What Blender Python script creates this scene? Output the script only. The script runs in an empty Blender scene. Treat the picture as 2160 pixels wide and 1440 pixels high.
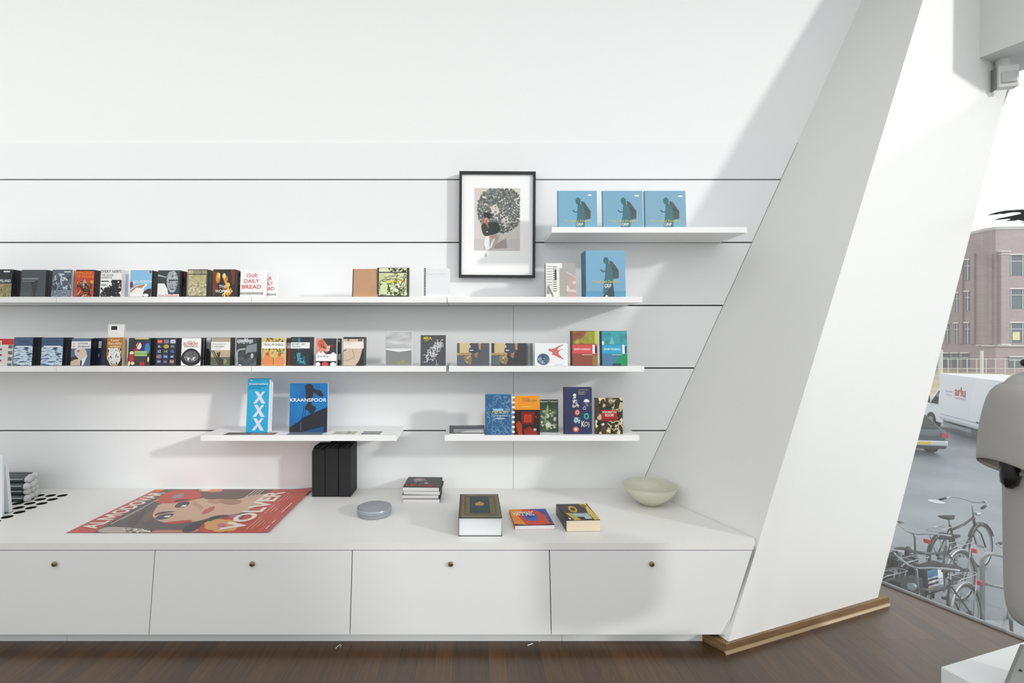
import bpy, bmesh, math, random
from mathutils import Vector, Matrix
C = bpy.data.collections.new('scene'); bpy.context.scene.collection.children.link(C)
S = bpy.context.scene
# ---------------------------------------------------------------- camera
F = 1040.0; CX = 993.0; CY = 709.0; EYE = 1.6
cam = bpy.data.cameras.new('camera'); co = bpy.data.objects.new('camera', cam); C.objects.link(co)
co.location = (0, 0, EYE); co.rotation_euler = (math.pi/2, 0, 0)
cam.sensor_width = 36.0; cam.lens = F/2160*36.0
cam.shift_x = (1080-CX)/2160; cam.shift_y = (CY-720)/2160
cam.clip_start = 0.05; cam.clip_end = 500
S.camera = co
# ---------------------------------------------------------------- world, sun, exposure
W = bpy.data.worlds.new('world'); S.world = W; W.use_nodes = True
bg = W.node_tree.nodes['Background']; bg.inputs[0].default_value = (0.975, 0.99, 1.0, 1); bg.inputs[1].default_value = 1.2
sun = bpy.data.lights.new('sun', 'SUN'); sun.energy = 1.75; sun.angle = math.radians(3.0); sun.color = (1.0, 0.985, 0.96)
so = bpy.data.objects.new('sun', sun); C.objects.link(so)
SUNDIR = Vector((-.50, .31, -.17))
so.rotation_euler = SUNDIR.to_track_quat('-Z', 'Y').to_euler(); so.location = (6, -5, 6)
S.view_settings.view_transform = 'Standard'; S.view_settings.look = 'None'
S.view_settings.exposure = 0.10; S.view_settings.gamma = 1.0
S.view_settings.use_curve_mapping = False

def pt(px, py, Y):            # a point at depth Y seen at photo pixel (px, py)
    return Vector(((px-CX)/F*Y, Y, EYE-(py-CY)/F*Y))
# ---------------------------------------------------------------- materials
def lin(h):
    h = h.lstrip('#'); r = []
    for i in (0, 2, 4):
        c = int(h[i:i+2], 16)/255
        r.append(c/12.92 if c <= .04045 else ((c+.055)/1.055)**2.4)
    return (r[0], r[1], r[2], 1)
_m = {}
def M(h, rough=.5, metal=0.0, bump=None, spec=.5, mot=.03):
    """plain surface with a faint procedural mottling"""
    k = (h, rough, metal, bump, spec)
    if sum(lin(h)[:3]) > 1.9: mot = .008
    if k in _m: return _m[k]
    m = bpy.data.materials.new('surface_'+h.strip('#')); m.use_nodes = True
    nt = m.node_tree; b = nt.nodes['Principled BSDF']
    c = lin(h)
    n = nt.nodes.new('ShaderNodeTexNoise'); n.inputs['Scale'].default_value = 9; n.inputs['Detail'].default_value = 3
    tc = nt.nodes.new('ShaderNodeTexCoord'); nt.links.new(tc.outputs['Object'], n.inputs['Vector'])
    r = nt.nodes.new('ShaderNodeValToRGB')
    r.color_ramp.elements[0].color = tuple(x*(1-mot) for x in c[:3])+(1,); r.color_ramp.elements[1].color = tuple(min(1, x*(1+mot)) for x in c[:3])+(1,)
    nt.links.new(n.outputs['Fac'], r.inputs['Fac']); nt.links.new(r.outputs['Color'], b.inputs['Base Color'])
    b.inputs['Roughness'].default_value = rough; b.inputs['Metallic'].default_value = metal
    b.inputs['Specular IOR Level'].default_value = spec
    if bump:
        n2 = nt.nodes.new('ShaderNodeTexNoise'); n2.inputs['Scale'].default_value = bump[0]
        nt.links.new(tc.outputs['Object'], n2.inputs['Vector'])
        bp = nt.nodes.new('ShaderNodeBump'); bp.inputs['Strength'].default_value = bump[1]; bp.inputs['Distance'].default_value = .01
        nt.links.new(n2.outputs['Fac'], bp.inputs['Height']); nt.links.new(bp.outputs['Normal'], b.inputs['Normal'])
    _m[k] = m; return m
def N(cols, scale=40, stretch=(1, 1, 1), rough=.45, detail=4, dist=0.0, sharp=False, lo=.3, hi=.7):
    """printed pattern: noise through a ramp of colours"""
    k = ('n', tuple(cols), scale, stretch, rough, detail, dist, sharp, lo, hi)
    if k in _m: return _m[k]
    m = bpy.data.materials.new('print_'+cols[0].strip('#')); m.use_nodes = True
    nt = m.node_tree; b = nt.nodes['Principled BSDF']; b.inputs['Roughness'].default_value = rough
    tc = nt.nodes.new('ShaderNodeTexCoord'); mp = nt.nodes.new('ShaderNodeMapping'); mp.inputs['Scale'].default_value = stretch
    n = nt.nodes.new('ShaderNodeTexNoise'); n.inputs['Scale'].default_value = scale; n.inputs['Detail'].default_value = detail
    n.inputs['Distortion'].default_value = dist
    nt.links.new(tc.outputs['Object'], mp.inputs[0]); nt.links.new(mp.outputs[0], n.inputs['Vector'])
    r = nt.nodes.new('ShaderNodeValToRGB'); e = r.color_ramp.elements
    if sharp: r.color_ramp.interpolation = 'CONSTANT'
    while len(e) < len(cols): e.new(.5)
    for i, c in enumerate(cols):
        e[i].position = lo+(hi-lo)*i/max(1, len(cols)-1) if not sharp else (0 if i == 0 else lo+(hi-lo)*(i-1)/max(1, len(cols)-2) if len(cols) > 2 else .5)
        e[i].color = lin(c)
    nt.links.new(n.outputs['Fac'], r.inputs['Fac']); nt.links.new(r.outputs['Color'], b.inputs['Base Color'])
    _m[k] = m; return m
WALLW = M('#ecedec', .6)
PANEL = M('#e9eaea', .45)
SHELF = M('#f0f0ef', .4)
BLACK = M('#0b0b0c', .6)

def floor_mat():
    m = bpy.data.materials.new('oak_planks'); m.use_nodes = True; nt = m.node_tree; b = nt.nodes['Principled BSDF']
    tc = nt.nodes.new('ShaderNodeTexCoord'); mp = nt.nodes.new('ShaderNodeMapping'); mp.inputs['Rotation'].default_value = (0, 0, math.pi/2)
    nt.links.new(tc.outputs['Object'], mp.inputs[0])
    br = nt.nodes.new('ShaderNodeTexBrick'); br.offset = .37
    for k, v in (('Scale', 1.0), ('Mortar Size', .0012), ('Brick Width', 1.3), ('Row Height', .088), ('Bias', 0.0)): br.inputs[k].default_value = v
    br.inputs['Color1'].default_value = lin('#43301f'); br.inputs['Color2'].default_value = lin('#583e23'); br.inputs['Mortar'].default_value = lin('#2e2118')
    nt.links.new(mp.outputs[0], br.inputs['Vector'])
    m2 = nt.nodes.new('ShaderNodeMapping'); m2.inputs['Scale'].default_value = (22, 1.3, 1); nt.links.new(tc.outputs['Object'], m2.inputs[0])
    n = nt.nodes.new('ShaderNodeTexNoise'); n.inputs['Scale'].default_value = 3.0; n.inputs['Detail'].default_value = 7; n.inputs['Distortion'].default_value = 1.0
    nt.links.new(m2.outputs[0], n.inputs['Vector'])
    r = nt.nodes.new('ShaderNodeValToRGB'); r.color_ramp.elements[0].position = .32; r.color_ramp.elements[0].color = (.42, .38, .34, 1)
    r.color_ramp.elements[1].position = .62; r.color_ramp.elements[1].color = (1.05, 1, .98, 1)
    nt.links.new(n.outputs['Fac'], r.inputs['Fac'])
    mx = nt.nodes.new('ShaderNodeMixRGB'); mx.blend_type = 'MULTIPLY'; mx.inputs[0].default_value = .6
    nt.links.new(br.outputs['Color'], mx.inputs[1]); nt.links.new(r.outputs['Color'], mx.inputs[2]); nt.links.new(mx.outputs[0], b.inputs['Base Color'])
    b.inputs['Roughness'].default_value = .34; b.inputs['Specular IOR Level'].default_value = .6; b.inputs['Coat Weight'].default_value = .22; b.inputs['Coat Roughness'].default_value = .2
    bp = nt.nodes.new('ShaderNodeBump'); bp.inputs['Strength'].default_value = .12; bp.inputs['Distance'].default_value = .004
    nt.links.new(n.outputs['Fac'], bp.inputs['Height']); nt.links.new(bp.outputs['Normal'], b.inputs['Normal'])
    return m
def glass_mat(refl=.10, tint='#fafcfc'):
    m = bpy.data.materials.new('window_glass'); m.use_nodes = True; nt = m.node_tree
    for n in list(nt.nodes): nt.nodes.remove(n)
    o = nt.nodes.new('ShaderNodeOutputMaterial'); t = nt.nodes.new('ShaderNodeBsdfTransparent'); g = nt.nodes.new('ShaderNodeBsdfGlossy')
    t.inputs[0].default_value = lin(tint); g.inputs['Roughness'].default_value = .02
    fr = nt.nodes.new('ShaderNodeFresnel'); fr.inputs['IOR'].default_value = 1.5
    mx = nt.nodes.new('ShaderNodeMixShader')
    a = nt.nodes.new('ShaderNodeMath'); a.operation = 'ADD'; a.inputs[1].default_value = refl; a.use_clamp = True
    nt.links.new(fr.outputs[0], a.inputs[0]); nt.links.new(a.outputs[0], mx.inputs[0])
    nt.links.new(t.outputs[0], mx.inputs[1]); nt.links.new(g.outputs[0], mx.inputs[2]); nt.links.new(mx.outputs[0], o.inputs[0])
    return m
# ---------------------------------------------------------------- mesh builder
class MB:
    def __init__(s): s.v = []; s.f = []; s.mi = []; s.mats = []
    def mat(s, m):
        if isinstance(m, str): m = M(m)
        if m not in s.mats: s.mats.append(m)
        return s.mats.index(m)
    def poly(s, pts, m):
        i = s.mat(m); b = len(s.v); s.v += [tuple(p) for p in pts]; s.f.append(tuple(range(b, b+len(pts)))); s.mi.append(i)
    def raw(s, vs, fs, m):
        i = s.mat(m); b = len(s.v); s.v += [tuple(p) for p in vs]
        for f in fs: s.f.append(tuple(b+k for k in f)); s.mi.append(i)
    def box(s, a, b, m):
        x0, y0, z0 = a; x1, y1, z1 = b
        s.raw([(x0,y0,z0),(x1,y0,z0),(x1,y1,z0),(x0,y1,z0),(x0,y0,z1),(x1,y0,z1),(x1,y1,z1),(x0,y1,z1)],
              [(0,3,2,1),(4,5,6,7),(0,1,5,4),(1,2,6,5),(2,3,7,6),(3,0,4,7)], m)
    def hexa(s, bot, top, m):          # two polygons with the same count
        n = len(bot)
        s.raw(list(bot)+list(top), [tuple(reversed(range(n))), tuple(range(n, 2*n))]+[(i, (i+1) % n, n+(i+1) % n, n+i) for i in range(n)], m)
    def tube(s, pts, r, m, seg=8, closed=False, cap=True):
        pts = [Vector(p) for p in pts]; n = len(pts); rs = r if isinstance(r, (list, tuple)) else [r]*n
        rings = []; up = None
        for i, p in enumerate(pts):
            if closed: t = pts[(i+1) % n]-pts[i-1]
            else: t = pts[min(i+1, n-1)]-pts[max(i-1, 0)]
            t.normalize()
            if up is None:
                up = Vector((0, 0, 1)) if abs(t.z) < .9 else Vector((1, 0, 0))
            a = t.cross(up)
            if a.length < 1e-4: a = t.orthogonal()
            a.normalize(); b_ = a.cross(t).normalized(); up = b_
            rings.append([p+a*math.cos(2*math.pi*k/seg)*rs[i]+b_*math.sin(2*math.pi*k/seg)*rs[i] for k in range(seg)])
        vs = [q for R in rings for q in R]; fs = []
        for i in range(n if closed else n-1):
            j = (i+1) % n
            for k in range(seg): fs.append((i*seg+k, i*seg+(k+1) % seg, j*seg+(k+1) % seg, j*seg+k))
        if cap and not closed: fs += [tuple(reversed(range(seg))), tuple(range((n-1)*seg, n*seg))]
        s.raw(vs, fs, m)
    def lathe(s, prof, m, seg=48, c=(0, 0, 0), close=False):
        vs = []; fs = []
        for r, z in prof:
            for k in range(seg):
                a = 2*math.pi*k/seg; vs.append((c[0]+r*math.cos(a), c[1]+r*math.sin(a), c[2]+z))
        for i in range(len(prof)-1):
            for k in range(seg): fs.append((i*seg+k, i*seg+(k+1) % seg, (i+1)*seg+(k+1) % seg, (i+1)*seg+k))
        s.raw(vs, fs, m)
    def loft(s, rings, m, cap=True):
        n = len(rings[0]); vs = [q for R in rings for q in R]; fs = []
        for i in range(len(rings)-1):
            for k in range(n): fs.append((i*n+k, i*n+(k+1) % n, (i+1)*n+(k+1) % n, (i+1)*n+k))
        if cap: fs += [tuple(reversed(range(n))), tuple(range((len(rings)-1)*n, len(rings)*n))]
        s.raw(vs, fs, m)
    def build(s, name, parent=None, smooth=False, bevel=0, xf=None, solid=0, sub=0, weld=False):
        me = bpy.data.meshes.new(name)
        vs = [tuple(xf @ Vector(p)) for p in s.v] if xf else s.v
        me.from_pydata(vs, [], s.f)
        for m in s.mats: me.materials.append(m)
        me.polygons.foreach_set('material_index', s.mi)
        if smooth: me.polygons.foreach_set('use_smooth', [True]*len(me.polygons))
        me.update()
        o = bpy.data.objects.new(name, me); C.objects.link(o)
        if parent: o.parent = parent
        if weld: md = o.modifiers.new('w', 'WELD'); md.merge_threshold = .0002
        if solid: md = o.modifiers.new('s', 'SOLIDIFY'); md.thickness = solid; md.offset = 0
        if sub: md = o.modifiers.new('u', 'SUBSURF'); md.levels = sub; md.render_levels = sub
        if bevel:
            md = o.modifiers.new('b', 'BEVEL'); md.width = bevel; md.segments = 2; md.limit_method = 'ANGLE'
        return o
def tag(o, label, cat, group=None, kind=None):
    o['label'] = label; o['category'] = cat
    if group: o['group'] = group
    if kind: o['kind'] = kind
    return o
def struct(o): o['kind'] = 'structure'; return o
def thing(name, label, cat, loc=(0, 0, 0), rot=(0, 0, 0), group=None):
    o = bpy.data.objects.new(name, None); o.empty_display_size = .1; C.objects.link(o)
    o.location = loc; o.rotation_euler = rot; return tag(o, label, cat, group)
def dup(root, loc, label=None, rot=None, group=None):
    r = root.copy(); C.objects.link(r); r.location = loc
    if rot: r.rotation_euler = rot
    if label: r['label'] = label
    if group: r['group'] = group
    for ch in list(root.children):
        c = ch.copy(); C.objects.link(c); c.parent = r
        for g in list(ch.children):
            d = g.copy(); C.objects.link(d); d.parent = c
    return r
_tx = {}
def text_geo(t, off=.012):
    if (t, off) in _tx: return _tx[(t, off)]
    cu = bpy.data.curves.new('t', 'FONT'); cu.body = t; cu.resolution_u = 4; cu.offset = off
    o = bpy.data.objects.new('t', cu); C.objects.link(o)
    bpy.context.view_layer.update()
    me = bpy.data.meshes.new_from_object(o.evaluated_get(bpy.context.evaluated_depsgraph_get()))
    vs = [(v.co.x, v.co.y) for v in me.vertices]; me.calc_loop_triangles(); fs = [tuple(p.vertices) for p in me.loop_triangles]
    bpy.data.objects.remove(o); bpy.data.curves.remove(cu); bpy.data.meshes.remove(me)
    x0 = min(v[0] for v in vs); x1 = max(v[0] for v in vs); y0 = min(v[1] for v in vs); y1 = max(v[1] for v in vs)
    vs = [((x-x0)/(x1-x0), (y-y0)/(y1-y0)) for x, y in vs]
    _tx[(t, off)] = (vs, fs); return vs, fs
def soften(pts, it=2):
    for _ in range(it):
        q = []
        for i in range(len(pts)):
            a, b = pts[i-1], pts[i]; q += [(a[0]*.75+b[0]*.25, a[1]*.75+b[1]*.25), (a[0]*.25+b[0]*.75, a[1]*.25+b[1]*.75)]
        pts = q
    return pts
def paint(mb, art, fn, step=.00012):
    """lay printed shapes on a surface; fn(u, v, lift) -> point"""
    L = [step]
    def q(u, v): return fn(min(1, max(0, u)), min(1, max(0, v)), L[0])
    for e in art:
        k = e[0]; c = e[-1]
        if k == 'r': _, a, b, c1, d, _c = e; mb.poly([q(a, b), q(c1, b), q(c1, d), q(a, d)], c)
        elif k == 'e':
            _, u, v, ru, rv, _c = e
            mb.poly([q(u+ru*math.cos(i*math.pi/12), v+rv*math.sin(i*math.pi/12)) for i in range(24)], c)
        elif k == 'p': mb.poly([q(u, v) for u, v in (soften(e[1]) if len(e[1]) > 7 else e[1])], c)
        elif k == 't':
            _, t, a, b, c1, d, _c = e; vs, fs = text_geo(t)
            mb.raw([q(a+(c1-a)*x, b+(d-b)*y) for x, y in vs], fs, c)
        elif k == 'T':         # text running down the cover
            _, t, a, b, c1, d, _c = e; vs, fs = text_geo(t)
            mb.raw([q(a+(c1-a)*y, d+(b-d)*x) for x, y in vs], fs, c)
        elif k == 'l':
            _, pts, w, asp, _c = e
            for i in range(len(pts)-1):
                (a, b), (c1, d) = pts[i], pts[i+1]; dx = (c1-a)*asp; dy = d-b; n = math.hypot(dx, dy) or 1
                ox = -dy/n*w/asp; oy = dx/n*w
                mb.poly([q(a+ox, b+oy), q(a-ox, b-oy), q(c1-ox, d-oy), q(c1+ox, d+oy)], c)
        elif k == 's':
            _, seed, n, a, b, c1, d, r, cols = e; R = random.Random(seed)
            for i in range(n):
                u = R.uniform(a, c1); v = R.uniform(b, d); rr = r*R.uniform(.5, 1.3); ph = R.uniform(0, 6)
                st = R.uniform(.5, 1.2)
                mb.poly([q(u+rr*R.uniform(.6, 1.2)*math.cos(ph+j*.785), v+rr*st*R.uniform(.6, 1.2)*math.sin(ph+j*.785)) for j in range(8)], R.choice(cols))
                L[0] += step*.04
        elif k == 'q':
            _, seed, n, a, b, c1, d, w, ln, cols = e; R = random.Random(seed)
            for i in range(n):
                u = R.uniform(a, c1); v = R.uniform(b, d); an = R.uniform(0, 6.28); pts = [(u, v)]
                for j in range(6):
                    an += R.uniform(-.9, .9); u = min(c1, max(a, u+ln/6*math.cos(an))); v = min(d, max(b, v+ln/6*math.sin(an))); pts.append((u, v))
                cc = R.choice(cols)
                for j in range(6):
                    (a1, b1), (c2, d1) = pts[j], pts[j+1]; dx = c2-a1; dy = d1-b1; nn = math.hypot(dx, dy) or 1
                    mb.poly([q(a1-dy/nn*w, b1+dx/nn*w), q(a1+dy/nn*w, b1-dx/nn*w), q(c2+dy/nn*w, d1-dx/nn*w), q(c2-dy/nn*w, d1+dx/nn*w)], cc)
                L[0] += step*.04
        L[0] += step
# ================================================================ SETTING
D = 3.444; SF = 3.114; BF = 2.536; BZ = .537
ZS = [1.6-(y-CY)/F*D for y in (378.5, 511, 644, 776, 908)]     # grooves
def wx(z): return 1.182+.457*(z-.537)
F1 = Vector((1.29, 2.50, 0)); FE = Vector((.410, .15, 1)); R1 = Vector((2.401, 2.924, 0)); RE = Vector((.392, .143, 1))
def Fp(z): return F1+FE*z
def Rp(z): return R1+RE*z
def Wp(z, y=D): return Vector((wx(z), y, z))
def gray_x(y, z):              # x of the leaning inner face at depth y and height z
    w = Wp(z); f = Fp(z); t = (y-w.y)/(f.y-w.y); return w.x+(f.x-w.x)*t
GDIR = Vector((.397, -.918, 0)); G0 = Vector((2.642, 3.225, 0)); GL = .39
def Gp(s, z): return G0+GDIR*s+Vector((GL*z, 0, z))

mb = MB()
mb.hexa([(-5.2, -2.2, -.3), (Gp(6, 0).x, -2.2, -.3), (Gp(0, 0).x-.3, 3.9, -.3), (-5.2, 3.9, -.3)][:0] or
        [(-5.2, -2.2, -.3), (Gp(5.91, 0).x, -2.2, -.3), (Gp(-.7, 0).x, Gp(-.7, 0).y, -.3), (-5.2, Gp(-.7, 0).y, -.3)],
        [(-5.2, -2.2, 0), (Gp(5.91, 0).x, -2.2, 0), (Gp(-.7, 0).x, Gp(-.7, 0).y, 0), (-5.2, Gp(-.7, 0).y, 0)], floor_mat())
struct(mb.build('floor'))
mb = MB(); mb.box((-5.2, 2.0, 4.9), (5.5, 3.9, 5.1), WALLW); struct(mb.build('ceiling'))
mb = MB(); mb.box((-5.4, -1.2, 0), (-5.2, 3.9, 5.1), WALLW); struct(mb.build('wall_left'))
mb = MB()
zt = 1.6-(300-CY)/F*D
y1 = D+.018
mb.hexa([(-5.2, y1, 0), (1.9, y1, 0), (1.9, y1+.12, 0), (-5.2, y1+.12, 0)], [(-5.2, y1, zt), (1.9+.42*zt, y1, zt), (1.9+.42*zt, y1+.12, zt), (-5.2, y1+.12, zt)], M('#101010', .8))
y2 = D+.006
mb.hexa([(-5.2, y2, zt), (1.9+.42*zt, y2, zt), (1.9+.42*zt, y1+.12, zt), (-5.2, y1+.12, zt)], [(-5.2, y2, 4.9), (4.0, y2, 4.9), (4.0, y1+.12, 4.9), (-5.2, y1+.12, 4.9)], WALLW)
struct(mb.build('wall_back'))
# wall panels between the dark shadow gaps
g = .0045; zz = [zt]+ZS+[BZ]; SX = (1083-CX)/F*D; tn = 0
for i in range(6):
    a = zz[i+1]+(g if i < 5 else 0.0); b = zz[i]-(g if i > 0 else 0)
    spans = [(-5.2, None)] if i < 3 else [(-5.2, SX-.0012), (SX+.0012, None)]
    for x0, x1 in spans:
        tn += 1; mb = MB()
        xa = x1 if x1 is not None else wx(a)-.0045; xb = x1 if x1 is not None else wx(b)-.0045
        mb.hexa([(x0, D, a), (xa, D, a), (xa, y1, a), (x0, y1, a)], [(x0, D, b), (xb, D, b), (xb, y1, b), (x0, y1, b)], PANEL)
        struct(mb.build('trim_%d' % tn))
# leaning column: warped inner face + white face
mb = MB(); nz = 20; zs = [.001+(4.9-.001)*i/nz for i in range(nz+1)]; rings = []
for z in zs:
    w = Wp(z); w.x -= .0; f = Fp(z); r = Rp(z); rb = r+Vector((.10, .72, 0)); wb = Vector((w.x+.02, r.y+.72, z))
    rings.append([w, f, r, rb, wb, Vector((w.x, D+.1, z))])
mb.loft(rings, M('#e4e4e1', .5)); struct(mb.build('wall_right'))
# oak skirting around the column
mb = MB(); WOOD = N(['#6b5238', '#8a6c4b'], 6, (1, 1, 14))
o1 = Vector((-.30, -.95, 0)).normalized()*.012
pts = [Vector((1.215, 2.592, 0)), F1+Vector((-.004, -.012, 0)), R1+Vector((.10, .030, 0))+o1*1.0, R1+Vector((.12, .3, 0))]
inn = [p+Vector((.05, .12, 0)) for p in pts]
inn[2] = R1+Vector((.02, .10, 0))
for i in range(2):
    bot = [pts[i], pts[i+1], inn[i+1], inn[i]]
    mb.hexa(bot, [p+Vector((0, 0, .048)) for p in bot], WOOD)
struct(mb.build('baseboard_right', bevel=.002))
mb = MB()
a = pts[1]+Vector((-.004, -.014, 0)); b = pts[2]+Vector((-.004, -.014, 0))
mb.hexa([a, b, b+Vector((0, .02, 0)), a+Vector((0, .02, 0))], [a+Vector((0, .006, .012)), b+Vector((0, .006, .012)), b+Vector((0, .02, .012)), a+Vector((0, .02, .012))], M('#b39a78', .45))
struct(mb.build('trim_20'))
# beam over the window
bz = 3.448; mb = MB()
a = Vector((3.379, 3.275, bz)); bdir = GDIR
inn = [a-bdir*.5, a+bdir*.42]
wid = .52
bot = [inn[0], inn[1], inn[1]+Vector((wid, 0, 0)), inn[0]+Vector((wid, 0, 0))]
mb.hexa(bot, [p+Vector((0, 0, 4.9-bz)) for p in bot], M('#dcdcd9', .6)); struct(mb.build('trim_21'))
# glass front
win = thing('window_1', 'x', 'x'); del win['label']; del win['category']; struct(win)
mb = MB(); mb.poly([Gp(-.32, 0.0), Gp(5.6, 0.0), Gp(5.6, bz+.0), Gp(-.32, bz+.0)], glass_mat()); mb.build('window_glass', win)
mb = MB()
for s in (-.32, 2.4, 5.6)[:2]: mb.tube([Gp(s, .0)+Vector((.012, 0, 0)), Gp(s, bz)+Vector((.012, 0, 0))], .006, M('#9a9c9d', .4))
mb.tube([Gp(-.32, .004)+Vector((.014, 0, 0)), Gp(5.6, .004)+Vector((.014, 0, 0))], .012, M('#9fa3a5', .4))
mb.build('window_frame', win)
# outside wall below the shop floor
mb = MB(); a = Gp(-.7, 0)+Vector((-.02, 0, 0)); b = Gp(5.9, 0)+Vector((-.02, 0, 0)); GZ = -2.8
q = [a, b, b-Vector((.25, 0, 0)), a-Vector((.25, 0, 0))]
mb.hexa([p+Vector((0, 0, GZ)) for p in q], [p+Vector((0, 0, -.3)) for p in q], M('#a5a39f', .8)); struct(mb.build('wall_front'))
mb = MB(); ex_ = Vector((.3, 0, 0)); a0 = Gp(3.2, 0)+Vector((.1, 0, 0)); a1 = Gp(5.1, 0)+Vector((.1, 0, 0)); b = Gp(13, 0)+Vector((.1, 0, 0))
mb.hexa([Vector((p.x, p.y, GZ)) for p in (a0, b, b+ex_, a0+ex_)], [Vector((p.x, p.y, 4.9)) for p in (a1, b, b+ex_, a1+ex_)], WALLW); struct(mb.build('wall_sun_blocker'))  # unseen wall added to block sun from the lower left of the back wall
# brush-stroke decal on the glass
def gray_hit(px, py):
    d = Vector(((px-CX)/F, 1, -(py-CY)/F)); n = Vector((0, 0, 0)); n = GDIR.cross(Vector((GL, 0, 1))); o = Vector((0, 0, EYE))
    t = (G0-o).dot(n)/d.dot(n); return o+d*t-Vector((.004, 0, 0))
mb = MB()
A = [(2083, 454.5), (2092, 451), (2104, 447.5), (2122, 444), (2150, 442), (2200, 441), (2260, 452), (2250, 462), (2200, 466), (2164, 466), (2159, 466), (2150, 463.5), (2140, 465.5), (2122, 466),
     (2128, 464), (2134, 462.2), (2130, 461.2), (2115, 462.5), (2096, 464.5), (2110, 460), (2125, 457.2), (2145, 453), (2154, 451), (2155, 449), (2152, 447.5), (2140, 447.5), (2125, 449.5), (2118, 451.4), (2110, 450.6), (2104, 452.2), (2096, 452.6)]
mb.poly([gray_hit(*p) for p in A], M('#15151a', .5))
mb.poly([gray_hit(*p) for p in [(2152, 469.5), (2165, 467.5), (2200, 468), (2200, 470)]], M('#15151a', .5))
tag(mb.build('window_decal', solid=.0008), 'black brush-stroke decal stuck on the tall window glass', 'decal')
# motion sensor at the top of the window
t = thing('motion_sensor', 'small white box sensor fixed under the beam at the window top', 'sensor')
p = pt(2124, 163, 3.27)
xf = Matrix.Translation(p) @ Matrix.Rotation(math.radians(-14), 4, 'Z')
mb = MB(); mb.box((-.055, -.02, -.07), (.055, .035, .075), M('#dededb', .4)); mb.build('housing', t, bevel=.006, xf=xf)
mb = MB(); mb.box((-.045, -.034, -.045), (.04, -.018, .03), M('#c4c5c4', .25)); mb.build('lens', t, bevel=.008, xf=xf)
mb = MB(); mb.box((-.062, .0, -.074), (-.056, .04, .07), M('#8b8b86', .5)); mb.build('side_plate', t, xf=xf)
mb = MB(); mb.tube([p+Vector((.0, .02, .07)), p+Vector((.0, .03, bz-p.z+.002))], .035, M('#dededb', .4), 12); mb.build('bracket', t)

# ================================================================ BENCH
def right_end(y, z, off=.003): return gray_x(y, z)-off
zl = .500
cutter = MB()
for i in range(9):
    for j in range(8):
        x = -2.728-.077*j; y = 3.292-.078*i
        if j+i*0 >= 0 and y > 2.66:
            cutter.hexa([(x+.029*math.cos(a*math.pi/10), y+.029*math.sin(a*math.pi/10), .45) for a in range(20)],
                        [(x+.029*math.cos(a*math.pi/10), y+.029*math.sin(a*math.pi/10), .6) for a in range(20)], BLACK)
co_ = cutter.build('cut')
mb = MB()
Q = [(-5.15, BF), (1.463, BF), (right_end(2.60, BZ, .006), 2.60), (right_end(D-.001, BZ, .006), D-.001), (-5.15, D-.001)]
mb.hexa([(x-.012*(x > 0), y, zl+.002) for x, y in Q], [(x, y, BZ) for x, y in Q], M('#e7e6e2', .42))
wt = mb.build('worktop'); bm_ = wt.modifiers.new('bool', 'BOOLEAN'); bm_.object = co_; bm_.operation = 'DIFFERENCE'; bm_.solver = 'EXACT'
bpy.context.view_layer.update()
me = bpy.data.meshes.new_from_object(wt.evaluated_get(bpy.context.evaluated_depsgraph_get()))
wt.modifiers.clear(); wt.data = me; bpy.data.objects.remove(co_)
wt.data.materials.clear(); wt.data.materials.append(M('#e7e6e2', .42)); wt.data.materials.append(M('#0e0e0e', .8))
for p in wt.data.polygons: p.material_index = 1 if (abs(p.normal.z) < .3 and p.area < .001) else 0  # hole walls coloured black, painting in the shade inside the vents
tag(wt, 'long white worktop with a patch of round vent holes at its left end', 'worktop')
def bx(px, py): return (px-CX)/F*BF
DZ0 = .066
gaps = [(-5.1, -5.1), (bx(327, 0), bx(314, 0)), (bx(743, 0), bx(738, 0)), (bx(1159, 0), bx(1163, 0)), (bx(1588, 0), bx(1532, 0))]
cl = ['white bench cabinet with slanted door edge, leftmost and below the perforated worktop', 'white bench cabinet with a brass knob below the red poster',
      'white bench cabinet with a brass knob below the round grey tin and the green book', 'white bench cabinet with a slanted end against the leaning column']
DOOR = M('#e6e7e6', .42); kx = [117, 533, 951, 1374]
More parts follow.
